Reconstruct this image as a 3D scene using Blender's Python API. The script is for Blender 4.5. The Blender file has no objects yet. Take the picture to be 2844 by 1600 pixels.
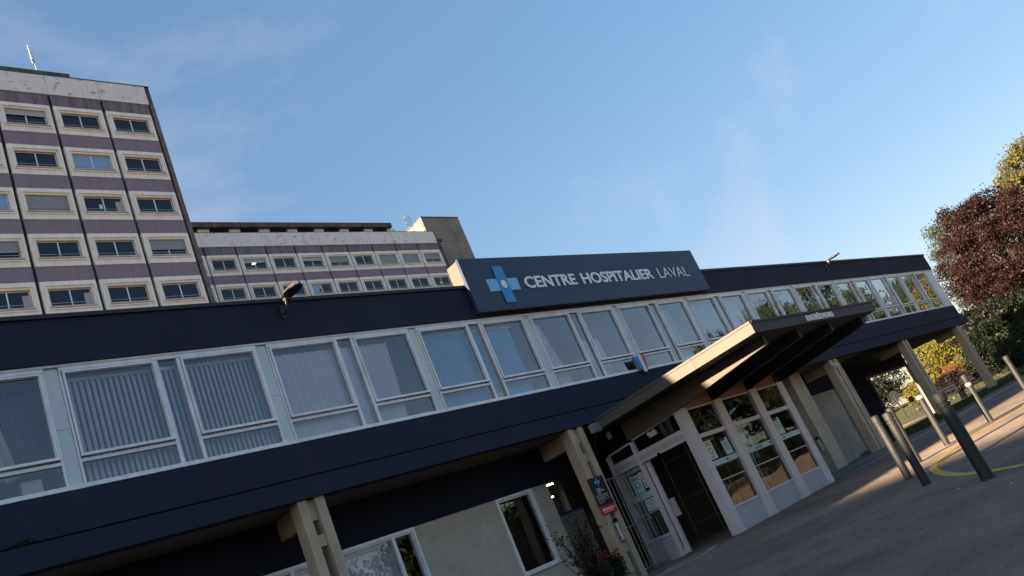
import bpy, bmesh, math, random
import numpy as np
from mathutils import Vector, Matrix
R_ = math.radians
random.seed(7); rng = np.random.default_rng(7)
S = bpy.context.scene
COL = S.collection

# ------------------------------------------------------------------ camera
H = 1.3
cam_d = bpy.data.cameras.new('camera'); cam = bpy.data.objects.new('camera', cam_d); COL.objects.link(cam)
Rw = [[0.69905755, -0.60214768, -0.38566399], [-0.05279941, 0.49440219, -0.8676282], [0.71311343, 0.62688488, 0.31382254]]
right, down, fwd = [Vector(r) for r in Rw]
m = Matrix((right, -down, -fwd)).transposed().to_4x4(); m.translation = (0, 0, H)
cam.matrix_world = m
cam_d.sensor_fit = 'HORIZONTAL'; cam_d.sensor_width = 36.0; cam_d.lens = 2312.3066 / 2844 * 36
cam_d.clip_start = 0.05; cam_d.clip_end = 3000
S.camera = cam

# ------------------------------------------------------------------ sun + sky
SUN = Vector((1.0, -0.138, -0.220))            # direction the light travels
ELEV = math.atan2(0.220, math.hypot(1, 0.138))
sd = bpy.data.lights.new('sun', 'SUN'); sd.energy = 4.6; sd.angle = R_(0.6); sd.color = (1.0, 0.76, 0.52)
so = bpy.data.objects.new('sun', sd); COL.objects.link(so)
so.rotation_euler = SUN.to_track_quat('-Z', 'Y').to_euler(); so.location = (-60, 20, 40)
W = bpy.data.worlds.new('World'); S.world = W; W.use_nodes = True
wn, wl = W.node_tree.nodes, W.node_tree.links
for n in list(wn): wn.remove(n)
def N(nodes, t, **k):
    n = nodes.new(t)
    for a, b in k.items(): setattr(n, a, b)
    return n
sky = N(wn, 'ShaderNodeTexSky', sky_type='NISHITA'); sky.sun_disc = False
sky.sun_elevation = ELEV; sky.sun_rotation = math.atan2(-1, 0.138)
sky.altitude = 80; sky.air_density = 1.0; sky.dust_density = 1.0; sky.ozone_density = 1.5
tc = N(wn, 'ShaderNodeTexCoord')
mp = N(wn, 'ShaderNodeMapping'); mp.inputs['Scale'].default_value = (1.1, 1.6, 2.4); mp.inputs['Location'].default_value = (9.59, 14.9, 5.39); mp.inputs['Rotation'].default_value = (0.2, 0.5, 0.5)
nz = N(wn, 'ShaderNodeTexNoise'); nz.inputs['Scale'].default_value = 1.7; nz.inputs['Detail'].default_value = 7; nz.inputs['Roughness'].default_value = 0.62; nz.inputs['Distortion'].default_value = 0.5
mr = N(wn, 'ShaderNodeMapRange'); mr.inputs[1].default_value = 0.53; mr.inputs[2].default_value = 0.80; mr.inputs[4].default_value = 0.38
mixc = N(wn, 'ShaderNodeMixRGB'); mixc.inputs[2].default_value = (2.6, 2.5, 3.0, 1)
bg = N(wn, 'ShaderNodeBackground'); bg.inputs[1].default_value = 0.06
out = N(wn, 'ShaderNodeOutputWorld')
wl.new(tc.outputs['Generated'], mp.inputs[0]); wl.new(mp.outputs[0], nz.inputs['Vector']); wl.new(nz.outputs[0], mr.inputs[0])
wl.new(mr.outputs[0], mixc.inputs[0]); 
# tone of the whole sky: softer contrast between zenith and horizon, a little more colour
t0 = N(wn, 'ShaderNodeMixRGB', blend_type='MULTIPLY'); t0.inputs[0].default_value = 1; t0.inputs[2].default_value = (0.022, 0.022, 0.022, 1)
t1 = N(wn, 'ShaderNodeGamma'); t1.inputs[1].default_value = 0.5
t2 = N(wn, 'ShaderNodeHueSaturation'); t2.inputs['Saturation'].default_value = 1.74
t3 = N(wn, 'ShaderNodeMixRGB', blend_type='MULTIPLY'); t3.inputs[0].default_value = 1; t3.inputs[2].default_value = (9.5, 8.75, 9.2, 1)
wl.new(sky.outputs[0], t0.inputs[1]); wl.new(t0.outputs[0], t1.inputs[0]); wl.new(t1.outputs[0], t2.inputs['Color']); wl.new(t2.outputs[0], t3.inputs[1])
wl.new(t3.outputs[0], mixc.inputs[1]); wl.new(mixc.outputs[0], bg.inputs[0]); wl.new(bg.outputs[0], out.inputs[0])
vs = S.view_settings; vs.view_transform = 'Standard'; vs.look = 'None'; vs.gamma = 1; vs.exposure = 2.42; vs.use_curve_mapping = False
S.cycles.max_bounces = 8; S.cycles.transparent_max_bounces = 16; S.cycles.caustics_reflective = False; S.cycles.caustics_refractive = False

# ------------------------------------------------------------------ materials
MATS = {}
def mat(name, col, rough=0.7, var=0.12, scale=2.0, bump=0.0, bscale=60, metal=0.0, col2=None, thr=None, stretch=(1, 1, 1), streak=0.0, spec=0.5, dirt=None):
    if name in MATS: return MATS[name]
    M = bpy.data.materials.new(name); M.use_nodes = True; MATS[name] = M
    n, l = M.node_tree.nodes, M.node_tree.links
    b = n['Principled BSDF']; b.inputs['Roughness'].default_value = rough; b.inputs['Metallic'].default_value = metal
    b.inputs['Specular IOR Level'].default_value = spec
    g = N(n, 'ShaderNodeNewGeometry')
    mpn = N(n, 'ShaderNodeMapping'); mpn.inputs['Scale'].default_value = stretch; l.new(g.outputs['Position'], mpn.inputs[0])
    nt = N(n, 'ShaderNodeTexNoise'); nt.inputs['Scale'].default_value = scale; nt.inputs['Detail'].default_value = 6; nt.inputs['Roughness'].default_value = 0.65
    l.new(mpn.outputs[0], nt.inputs['Vector'])
    ra = N(n, 'ShaderNodeValToRGB'); cr = ra.color_ramp
    c2 = col2 if col2 else tuple(c * (1 - var * 1.6) for c in col)
    c1 = col if col2 else tuple(min(1, c * (1 + var)) for c in col)
    cr.elements[0].position, cr.elements[1].position = thr if thr else (0.3, 0.7)
    cr.elements[0].color = (*c2, 1); cr.elements[1].color = (*c1, 1)
    l.new(nt.outputs[0], ra.inputs[0]); last = ra.outputs[0]
    if streak > 0:
        m2 = N(n, 'ShaderNodeMapping'); m2.inputs['Scale'].default_value = (5.0, 5.0, 0.35); l.new(g.outputs['Position'], m2.inputs[0])
        n2 = N(n, 'ShaderNodeTexNoise'); n2.inputs['Scale'].default_value = 1.0; n2.inputs['Detail'].default_value = 5; l.new(m2.outputs[0], n2.inputs['Vector'])
        r2 = N(n, 'ShaderNodeMapRange'); r2.inputs[1].default_value = 0.45; r2.inputs[2].default_value = 0.75; r2.inputs[4].default_value = streak; l.new(n2.outputs[0], r2.inputs[0])
        mx = N(n, 'ShaderNodeMixRGB'); mx.inputs[2].default_value = (*(dirt or tuple(c * 0.25 for c in col)), 1)
        l.new(r2.outputs[0], mx.inputs[0]); l.new(last, mx.inputs[1]); last = mx.outputs[0]
    l.new(last, b.inputs['Base Color'])
    if bump > 0:
        n3 = N(n, 'ShaderNodeTexNoise'); n3.inputs['Scale'].default_value = bscale; n3.inputs['Detail'].default_value = 3; l.new(g.outputs['Position'], n3.inputs['Vector'])
        bp = N(n, 'ShaderNodeBump'); bp.inputs['Strength'].default_value = bump; bp.inputs['Distance'].default_value = 0.02
        l.new(n3.outputs[0], bp.inputs['Height']); l.new(bp.outputs[0], b.inputs['Normal'])
    return M
def emis(name, col, s):
    M = bpy.data.materials.new(name); M.use_nodes = True; b = M.node_tree.nodes['Principled BSDF']
    b.inputs['Base Color'].default_value = (*col, 1); b.inputs['Emission Color'].default_value = (*col, 1); b.inputs['Emission Strength'].default_value = s; return M
def glass(name, tint=(0.9, 0.94, 0.96), boost=1.9, rough=0.0, wav=0.02):
    M = bpy.data.materials.new(name); M.use_nodes = True; n, l = M.node_tree.nodes, M.node_tree.links
    for x in list(n): n.remove(x)
    o = N(n, 'ShaderNodeOutputMaterial'); t = N(n, 'ShaderNodeBsdfTransparent'); t.inputs[0].default_value = (*tint, 1)
    g = N(n, 'ShaderNodeBsdfGlossy'); g.inputs['Roughness'].default_value = rough; g.inputs[0].default_value = (0.95, 0.97, 1, 1)
    f = N(n, 'ShaderNodeFresnel'); f.inputs[0].default_value = 1.52
    mu = N(n, 'ShaderNodeMath', operation='MULTIPLY'); mu.inputs[1].default_value = boost; mu.use_clamp = True
    mx = N(n, 'ShaderNodeMixShader'); l.new(f.outputs[0], mu.inputs[0]); l.new(mu.outputs[0], mx.inputs[0]); l.new(t.outputs[0], mx.inputs[1]); l.new(g.outputs[0], mx.inputs[2]); l.new(mx.outputs[0], o.inputs[0])
    if wav:
        ge = N(n, 'ShaderNodeNewGeometry'); nt = N(n, 'ShaderNodeTexNoise'); nt.inputs['Scale'].default_value = 1.6; nt.inputs['Detail'].default_value = 1; l.new(ge.outputs['Position'], nt.inputs['Vector'])
        bp = N(n, 'ShaderNodeBump'); bp.inputs['Strength'].default_value = 0.25; bp.inputs['Distance'].default_value = wav; l.new(nt.outputs[0], bp.inputs['Height']); l.new(bp.outputs[0], g.inputs['Normal'])
    return M
def leafmat(name, a, b_, trans=0.35, scale=2.5):
    M = bpy.data.materials.new(name); M.use_nodes = True; n, l = M.node_tree.nodes, M.node_tree.links
    for x in list(n): n.remove(x)
    o = N(n, 'ShaderNodeOutputMaterial'); ge = N(n, 'ShaderNodeNewGeometry')
    nt = N(n, 'ShaderNodeTexNoise'); nt.inputs['Scale'].default_value = scale; nt.inputs['Detail'].default_value = 5; nt.inputs['Roughness'].default_value = 0.8; l.new(ge.outputs['Position'], nt.inputs['Vector'])
    ra = N(n, 'ShaderNodeValToRGB'); ra.color_ramp.elements[0].position = 0.35; ra.color_ramp.elements[1].position = 0.68
    ra.color_ramp.elements[0].color = (*a, 1); ra.color_ramp.elements[1].color = (*b_, 1); l.new(nt.outputs[0], ra.inputs[0])
    d = N(n, 'ShaderNodeBsdfPrincipled'); d.inputs['Roughness'].default_value = 0.55; d.inputs['Specular IOR Level'].default_value = 0.3; l.new(ra.outputs[0], d.inputs['Base Color'])
    t = N(n, 'ShaderNodeBsdfTranslucent'); l.new(ra.outputs[0], t.inputs[0])
    mx = N(n, 'ShaderNodeMixShader'); mx.inputs[0].default_value = trans; l.new(d.outputs[0], mx.inputs[1]); l.new(t.outputs[0], mx.inputs[2]); l.new(mx.outputs[0], o.inputs[0]); return M
def clothmat(name, col, trans=0.4):
    M = leafmat(name, tuple(c * 0.93 for c in col), col, trans, 1.0); return M

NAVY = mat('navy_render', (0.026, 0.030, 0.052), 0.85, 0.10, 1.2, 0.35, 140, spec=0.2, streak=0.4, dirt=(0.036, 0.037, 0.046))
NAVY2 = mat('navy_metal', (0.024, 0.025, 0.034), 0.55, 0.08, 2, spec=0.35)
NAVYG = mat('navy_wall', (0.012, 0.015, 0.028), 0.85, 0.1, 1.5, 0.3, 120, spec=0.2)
SIGN = mat('sign_blue', (0.022, 0.042, 0.090), 0.5, 0.05, 0.8, spec=0.4)
BEIGE = mat('beige_metal', (0.115, 0.104, 0.088), 0.6, 0.05, 1.5, spec=0.3)
BEAMC = mat('beam_paint', (0.105, 0.086, 0.066), 0.7, 0.06, 2, 0.1, 80)
CONC = mat('cream_concrete', (0.52, 0.42, 0.295), 0.85, 0.12, 2.2, 0.25, 70, streak=0.3, dirt=(0.28, 0.22, 0.15))
CONCG = mat('grey_concrete', (0.40, 0.345, 0.28), 0.9, 0.15, 1.3, 0.25, 50, streak=0.15, dirt=(0.2, 0.17, 0.14))
STAIRC = mat('raw_concrete', (0.26, 0.235, 0.205), 0.9, 0.16, 0.5, 0.2, 20, streak=0.55, dirt=(0.10, 0.09, 0.085))
SOFF = mat('soffit_paint', (0.15, 0.12, 0.09), 0.9, 0.12, 1.5, 0.2, 60)
WALLR = mat('pebble_wall', (0.58, 0.51, 0.41), 0.9, 0.10, 3, 0.6, 160)
ALU = mat('aluminium_frame', (0.84, 0.84, 0.85), 0.4, 0.08, 3, metal=0.1, streak=0.25, dirt=(0.33, 0.32, 0.30))
WHITEF = mat('white_lacquer_frame', (0.62, 0.60, 0.61), 0.42, 0.05, 2, streak=0.15, dirt=(0.3, 0.28, 0.26))
KICK = mat('grey_kick_panel', (0.47, 0.455, 0.48), 0.5, 0.05, 2, streak=0.2, dirt=(0.26, 0.25, 0.25))
PILLAR = mat('pale_blue_panel', (0.60, 0.68, 0.68), 0.4, 0.05, 1.0)
DARK = mat('dark_gap', (0.012, 0.012, 0.014), 0.9, 0.1, 3)
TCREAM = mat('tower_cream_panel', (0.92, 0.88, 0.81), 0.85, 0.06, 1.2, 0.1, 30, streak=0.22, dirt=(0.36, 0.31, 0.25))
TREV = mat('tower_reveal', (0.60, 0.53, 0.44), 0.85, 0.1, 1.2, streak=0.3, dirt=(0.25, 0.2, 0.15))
PURPLE = mat('purple_pebble_panel', (0.27, 0.22, 0.265), 0.9, 0.10, 14.0, 0.5, 25, streak=0.25, dirt=(0.10, 0.085, 0.11))
PURPLED = mat('stained_purple_panel', (0.22, 0.185, 0.22), 0.9, 0.10, 14.0, 0.5, 25, streak=0.8, dirt=(0.06, 0.052, 0.065))
PEEL = mat('peeling_white_paint', (0.80, 0.78, 0.75), 0.85, 0.1, 1.0, 0.2, 14, col2=(0.38, 0.365, 0.35), thr=(0.34, 0.42), stretch=(1.8, 1.8, 2.2), streak=0.25, dirt=(0.4, 0.38, 0.36))
TDARK = mat('tower_joint', (0.045, 0.038, 0.038), 0.9, 0.2, 1.5)
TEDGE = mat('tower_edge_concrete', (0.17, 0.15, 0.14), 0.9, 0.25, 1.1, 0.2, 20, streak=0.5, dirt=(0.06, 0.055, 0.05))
ROOFD = mat('roof_dark_slab', (0.075, 0.075, 0.08), 0.9, 0.3, 0.8, streak=0.6, dirt=(0.2, 0.2, 0.2))
TGLASS = mat('tower_glass', (0.008, 0.012, 0.024), 0.03, 0.1, 0.6, spec=0.55)
SHUT = mat('grey_roller_shutter', (0.26, 0.28, 0.30), 0.6, 0.06, 2)
SHUTP = mat('pale_roller_shutter', (0.42, 0.42, 0.42), 0.6, 0.06, 2)
SKYP = mat('painted_sky_reflection', (0.24, 0.42, 0.66), 0.4, 0.05, 1)  # opaque blue painted in for sky mirrored in some tower panes
PAPER = mat('white_paper', (0.72, 0.73, 0.72), 0.7, 0.03, 4)
GPAPER = mat('pale_green_paper', (0.50, 0.66, 0.62), 0.7, 0.04, 4)
FILM = mat('pale_blue_film', (0.42, 0.60, 0.63), 0.5, 0.04, 2)
BLACK = mat('black_print', (0.01, 0.012, 0.016), 0.7, 0.05, 3, spec=0.1)
BLUE1 = mat('logo_blue', (0.02, 0.26, 0.60), 0.45, 0.03, 1)
BLUE2 = mat('logo_light_blue', (0.20, 0.52, 0.78), 0.45, 0.03, 1)
WLET = mat('white_letter', (0.88, 0.88, 0.88), 0.5, 0.04, 2)
RED = mat('red_panel', (0.55, 0.012, 0.014), 0.4, 0.04, 2)
REDX = mat('red_enamel', (0.50, 0.015, 0.012), 0.25, 0.04, 2)
SHB = mat('shield_blue', (0.02, 0.16, 0.50), 0.4, 0.05, 3); SHW = mat('shield_white', (0.72, 0.70, 0.66), 0.4, 0.04, 3); SHR = mat('shield_red', (0.50, 0.015, 0.03), 0.4, 0.04, 3)
WOOD = mat('varnished_wood', (0.24, 0.125, 0.065), 0.55, 0.2, 4, stretch=(1, 1, 8))
METAL = mat('galvanised_steel', (0.45, 0.46, 0.47), 0.35, 0.12, 3, metal=0.7)
DMETAL = mat('dark_metal', (0.05, 0.05, 0.055), 0.45, 0.15, 4, metal=0.4)
LAMPG = mat('lamp_housing', (0.085, 0.08, 0.075), 0.45, 0.08, 5)
LAMPF = mat('lamp_face', (0.03, 0.032, 0.035), 0.3, 0.1, 5)
IVORY = mat('ivory_plastic', (0.62, 0.56, 0.44), 0.5, 0.05, 5)
BOLL = mat('bollard_grey_paint', (0.020, 0.022, 0.022), 0.6, 0.16, 5, 0.15, 40, streak=0.25, dirt=(0.030, 0.029, 0.026))
BAND = mat('white_reflective_band', (0.36, 0.35, 0.32), 0.4, 0.05, 5)
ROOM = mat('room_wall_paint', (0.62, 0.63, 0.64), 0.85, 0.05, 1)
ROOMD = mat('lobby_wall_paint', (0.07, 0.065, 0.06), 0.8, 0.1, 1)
LFLOOR = mat('lobby_floor_tile', (0.12, 0.105, 0.09), 0.35, 0.1, 2)
BLUEB = mat('blue_sill_paint', (0.02, 0.07, 0.30), 0.5, 0.05, 2)
BRICK = mat('orange_brick', (0.48, 0.20, 0.09), 0.9, 0.12, 3)
TILE = mat('terracotta_roof', (0.42, 0.13, 0.05), 0.85, 0.18, 6)
BARK = mat('bark', (0.045, 0.036, 0.028), 0.9, 0.3, 6, 0.6, 20)
SOIL = mat('planter_soil', (0.05, 0.035, 0.025), 0.95, 0.3, 20)
POT = mat('terracotta_pot', (0.30, 0.17, 0.10), 0.8, 0.12, 4)
BOX = mat('cardboard', (0.40, 0.27, 0.16), 0.85, 0.08, 3)
WICK = mat('wicker', (0.28, 0.16, 0.08), 0.8, 0.3, 30)
DBLUE = mat('blind_slat_blue_grey', (0.74, 0.82, 0.93), 0.7, 0.05, 3)
BLBLUE = mat('blind_slat_blue', (0.16, 0.44, 0.86), 0.7, 0.06, 3)
SHEER = clothmat('sheer_curtain', (0.90, 0.88, 1.0), 0.06)
DRAPE = clothmat('beige_drape', (0.82, 0.79, 0.70), 0.2)
ROLL = clothmat('roller_blind_cloth', (0.40, 0.40, 0.40), 0.25)
VOILE = clothmat('pale_voile', (0.55, 0.62, 0.70), 0.3)
GLASS = glass('window_glass', (0.97, 0.985, 1.0), 2.5)
GLASSV = glass('entrance_glass', (0.90, 0.94, 0.95), 1.05, wav=0.01)
TUBE = emis('fluorescent_tube', (1.0, 0.93, 0.72), 3.5)
WARM = emis('ceiling_panel_lamp', (1.0, 0.80, 0.50), 1.6)
YPAINT = mat('yellow_road_paint', (0.52, 0.33, 0.035), 0.8, 0.25, 9, col2=(0.22, 0.15, 0.05), thr=(0.30, 0.48))
WPAINT = mat('white_road_paint', (0.62, 0.61, 0.58), 0.8, 0.1, 9, col2=(0.16, 0.155, 0.15), thr=(0.36, 0.48))
ASPH = mat('asphalt', (0.195, 0.155, 0.125), 0.88, 0.22, 1.1, 0.9, 110, spec=0.35)
def speckle(M, sc, amt):
    n, l = M.node_tree.nodes, M.node_tree.links; b_ = n['Principled BSDF']; src = b_.inputs['Base Color'].links[0].from_socket
    ge = N(n, 'ShaderNodeNewGeometry'); v_ = N(n, 'ShaderNodeTexVoronoi'); v_.inputs['Scale'].default_value = sc; l.new(ge.outputs['Position'], v_.inputs['Vector'])
    sp = N(n, 'ShaderNodeSeparateColor'); l.new(v_.outputs['Color'], sp.inputs[0]); mr_ = N(n, 'ShaderNodeMapRange'); mr_.inputs[3].default_value = 1 - amt; mr_.inputs[4].default_value = 1 + amt; l.new(sp.outputs[0], mr_.inputs[0])
    n2 = N(n, 'ShaderNodeTexNoise'); n2.inputs['Scale'].default_value = 0.35; n2.inputs['Detail'].default_value = 8; l.new(ge.outputs['Position'], n2.inputs['Vector']); m2 = N(n, 'ShaderNodeMapRange'); m2.inputs[1].default_value = 0.35; m2.inputs[2].default_value = 0.65; m2.inputs[3].default_value = 0.78; m2.inputs[4].default_value = 1.15; l.new(n2.outputs[0], m2.inputs[0])
    mu = N(n, 'ShaderNodeMath', operation='MULTIPLY'); l.new(mr_.outputs[0], mu.inputs[0]); l.new(m2.outputs[0], mu.inputs[1])
    mx = N(n, 'ShaderNodeVectorMath', operation='SCALE'); l.new(src, mx.inputs[0]); l.new(mu.outputs[0], mx.inputs['Scale']); l.new(mx.outputs[0], b_.inputs['Base Color'])
speckle(ASPH, 60, 0.22)
ASPH.node_tree.nodes['Principled BSDF'].inputs['Diffuse Roughness'].default_value = 1.0
PATCH = mat('old_asphalt_patch', (0.15, 0.13, 0.115), 0.9, 0.2, 2, 0.8, 90, spec=0.3)
speckle(PATCH, 60, 0.2)
GRASSM = mat('grass_sheet', (0.055, 0.075, 0.018), 0.95, 0.3, 6, 0.8, 30, col2=(0.10, 0.085, 0.03), thr=(0.35, 0.7))
KERB = mat('kerb_stone', (0.36, 0.35, 0.33), 0.85, 0.12, 4, 0.2, 40)

# ------------------------------------------------------------------ builders
ORG = {}
class MB:
    def __init__(s): s.v = []; s.f = []
    def add(s, vs_, fs):
        k = len(s.v); s.v += [tuple(p) for p in vs_]; s.f += [tuple(i + k for i in f) for f in fs]; return s
    def box(s, x0, x1, y0, y1, z0, z1):
        return s.add([(x0, y0, z0), (x1, y0, z0), (x1, y1, z0), (x0, y1, z0), (x0, y0, z1), (x1, y0, z1), (x1, y1, z1), (x0, y1, z1)],
                     [(0, 3, 2, 1), (4, 5, 6, 7), (0, 1, 5, 4), (1, 2, 6, 5), (2, 3, 7, 6), (3, 0, 4, 7)])
    def quad(s, *p): return s.add(p, [tuple(range(len(p)))])
    def prism(s, pts, d):          # polygon pts (3D) extruded by vector d
        n = len(pts); d = Vector(d); a = [Vector(p) for p in pts]; b = [p + d for p in a]
        return s.add(a + b, [tuple(range(n))[::-1], tuple(range(n, 2 * n))] + [(i, (i + 1) % n, n + (i + 1) % n, n + i) for i in range(n)])
    def tube(s, p, q, r0, r1=None, n=8, caps=True):
        r1 = r0 if r1 is None else r1; p = Vector(p); q = Vector(q); d = (q - p).normalized()
        u = d.orthogonal().normalized(); w = d.cross(u); a = []
        for c, r in ((p, r0), (q, r1)): a += [c + u * (r * math.cos(2 * math.pi * i / n)) + w * (r * math.sin(2 * math.pi * i / n)) for i in range(n)]
        f = [(i, (i + 1) % n, n + (i + 1) % n, n + i) for i in range(n)]
        if caps: f += [tuple(range(n))[::-1], tuple(range(n, 2 * n))]
        return s.add(a, f)
    def lathe(s, prof, c=(0, 0, 0), n=24):
        k = []; 
        for r, z in prof: k += [(c[0] + r * math.cos(2 * math.pi * i / n), c[1] + r * math.sin(2 * math.pi * i / n), c[2] + z) for i in range(n)]
        f = []
        for j in range(len(prof) - 1): f += [(j * n + i, j * n + (i + 1) % n, (j + 1) * n + (i + 1) % n, (j + 1) * n + i) for i in range(n)]
        f += [tuple(range(n))[::-1], tuple(range((len(prof) - 1) * n, len(prof) * n))]
        return s.add(k, f)
    def frame(s, x0, x1, z0, z1, w, y0, y1):      # rectangular ring in the XZ plane
        s.box(x0, x0 + w, y0, y1, z0, z1); s.box(x1 - w, x1, y0, y1, z0, z1)
        s.box(x0 + w, x1 - w, y0, y1, z0, z0 + w); return s.box(x0 + w, x1 - w, y0, y1, z1 - w, z1)
    def framex(s, y0, y1, z0, z1, w, x0, x1):
        s.box(x0, x1, y0, y0 + w, z0, z1); s.box(x0, x1, y1 - w, y1, z0, z1)
        s.box(x0, x1, y0 + w, y1 - w, z0, z0 + w); return s.box(x0, x1, y0 + w, y1 - w, z1 - w, z1)
    def mesh(s, name, mt, off=(0, 0, 0), smooth=False):
        me = bpy.data.meshes.new(name); o = Vector(off)
        me.from_pydata([Vector(p) - o for p in s.v], [], s.f); me.materials.append(mt)
        if smooth: me.polygons.foreach_set('use_smooth', [True] * len(me.polygons))
        me.update(); return me
    def build(s, name, mt, parent=None, org=None, bevel=0, smooth=False):
        o_ = ORG[parent.name] if parent else Vector(org or (0, 0, 0))
        ob = bpy.data.objects.new(name, s.mesh(name, mt, o_, smooth)); COL.objects.link(ob)
        if parent: ob.parent = parent
        else: ob.location = o_
        ORG[ob.name] = o_
        if bevel:
            b = ob.modifiers.new('bevel', 'BEVEL'); b.width = bevel; b.segments = 2; b.limit_method = 'ANGLE'
        return ob
def tag(o, label=None, cat=None, group=None, kind=None):
    if label: o['label'] = label
    if cat: o['category'] = cat
    if group: o['group'] = group
    if kind: o['kind'] = kind
    return o
def thing(name, loc, label, cat, group=None):
    o = bpy.data.objects.new(name, None); COL.objects.link(o); o.location = loc; o.empty_display_size = 0.2
    ORG[o.name] = Vector(loc); return tag(o, label, cat, group)
def inst(name, me, parent, wloc, label=None):      # mesh in local coordinates placed at a world point
    o = bpy.data.objects.new(name, me); COL.objects.link(o); wl_ = Vector(wloc)
    if parent: o.parent = parent; o.location = wl_ - ORG[parent.name]
    else: o.location = wl_
    ORG[o.name] = wl_
    if label: o['label'] = label
    return o
def B(*a): return MB().box(*a)
def text(s, offset=0.0):
    c = bpy.data.curves.new('t', 'FONT'); c.body = s; c.offset = offset; c.size = 1.0; c.resolution_u = 4
    ob = bpy.data.objects.new('t', c); COL.objects.link(ob)
    dg = bpy.context.evaluated_depsgraph_get(); me = bpy.data.meshes.new_from_object(ob.evaluated_get(dg))
    v = [p.co.copy() for p in me.vertices]; f = [tuple(p.vertices) for p in me.polygons]
    bpy.data.objects.remove(ob); bpy.data.meshes.remove(me); return v, f
def text_fit(s, p0, ux, uz, w, h, depth, offset=0.0, nrm=None):
    """solid lettering: lower left p0, unit directions ux (reading) and uz (up), size w x h, raised by depth along nrm"""
    v, f = text(s, offset); xs = [p.x for p in v]; ys = [p.y for p in v]
    a, b, c, d = min(xs), max(xs), min(ys), max(ys); p0 = Vector(p0); ux = Vector(ux); uz = Vector(uz); nr = ux.cross(uz)
    base = [p0 + ux * ((p.x - a) / (b - a) * w) + uz * ((p.y - c) / (d - c) * h) for p in v]
    mb = MB(); bmm = bmesh.new(); vv = [bmm.verts.new(p + nr * depth) for p in base]
    for q in f:
        try: bmm.faces.new([vv[i] for i in q])
        except ValueError: pass
    e = [x for x in bmm.edges if len(x.link_faces) == 1]
    r = bmesh.ops.extrude_edge_only(bmm, edges=e)
    for g_ in r['geom']:
        if isinstance(g_, bmesh.types.BMVert): g_.co -= nr * depth
    bmm.verts.index_update(); mb.v = [tuple(x.co) for x in bmm.verts]; mb.f = [tuple(x.index for x in q.verts) for q in bmm.faces]; bmm.free(); return mb
UX, UZ, UYN = (1, 0, 0), (0, 0, 1), (0, -1, 0)

# ------------------------------------------------------------------ ground
XB = [(-10, -0.13), (45, 0.585), (60, 0.95), (80, 2.25), (110, 2.6)]
YB = [(-15, -0.42), (10, 0.28)]
def lin(t, tab):
    if t <= tab[0][0]: return tab[0][1]
    for (a, b), (c, d) in zip(tab, tab[1:]):
        if t <= c: return b + (d - b) * (t - a) / (c - a)
    return tab[-1][1]
def g(x, y): return lin(x, XB) + lin(y, YB)
def sheet(name, xs, ys, mt, dz=0.0, parent=None):
    v = [(x, y, g(x, y) + dz) for y in ys for x in xs]; n = len(xs)
    f = [(j * n + i, j * n + i + 1, (j + 1) * n + i + 1, (j + 1) * n + i) for j in range(len(ys) - 1) for i in range(n - 1)]
    return MB().add(v, f).build(name, mt, parent)
gx = [-900, -300, -100, -40, -10, 0, 10, 20, 30, 45, 60, 80, 110, 200, 500, 1500]; gy = [-900, -300, -100, -40, -15, -5, 0, 5, 10, 16, 30, 60, 120, 400, 1500]
tag(sheet('ground', gx, gy, ASPH), kind='structure')
def strip(name, pts, w, mt, dz=0.004, sub=0.5):
    P = [Vector((*p, 0)) for p in pts]; L = []
    for a, b in zip(P, P[1:]):
        n = max(1, int((b - a).length / sub)); L += [a.lerp(b, i / n) for i in range(n)]
    L.append(P[-1]); mb = MB(); v = []
    for i, p in enumerate(L):
        t = (L[min(i + 1, len(L) - 1)] - L[max(i - 1, 0)]).normalized(); s_ = Vector((-t.y, t.x, 0)) * w / 2
        for q in (p - s_, p + s_): v.append((q.x, q.y, g(q.x, q.y) + dz))
    mb.add(v, [(2 * i, 2 * i + 2, 2 * i + 3, 2 * i + 1) for i in range(len(L) - 1)]); return mb.build(name, mt)
def smooth_pts(pts, k=6):
    P = [Vector(p) for p in pts]; o = []
    for i in range(len(P) - 1):
        a, b, c, d = P[max(i - 1, 0)], P[i], P[i + 1], P[min(i + 2, len(P) - 1)]
        for j in range(k):
            t = j / k; o.append(0.5 * ((2 * b) + (c - a) * t + (2 * a - 5 * b + 4 * c - d) * t * t + (3 * b - a - 3 * c + d) * t ** 3))
    o.append(P[-1]); return [tuple(p) for p in o]
tag(strip('yellow_line', smooth_pts([(60, 5.2), (30, 5.6), (20.5, 6.0), (18, 6.33), (16.15, 6.22), (14.94, 6.03), (14.15, 5.75), (13.13, 5.24), (12.13, 4.58), (11.07, 3.5), (9.8, 1.5), (9.0, -2)]), 0.13, YPAINT, sub=0.3), kind='structure')
tag(strip('white_edge_line', [(20.05, 10.2), (24, 9.95), (27.8, 9.78), (34.5, 9.73), (60, 9.6)], 0.085, WPAINT), kind='structure')
tag(strip('painted_mark', [(13.3, 11.05), (14.9, 10.75)], 0.10, WPAINT), kind='structure')
tag(strip('painted_mark', [(12.7, 10.9), (13.5, 10.35), (14.4, 10.52)], 0.10, WPAINT), kind='structure')
tag(sheet('footway', [20.05, 24, 30, 45, 60], [10.32, 11.0, 13.3], PATCH, 0.006), kind='structure')
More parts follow.
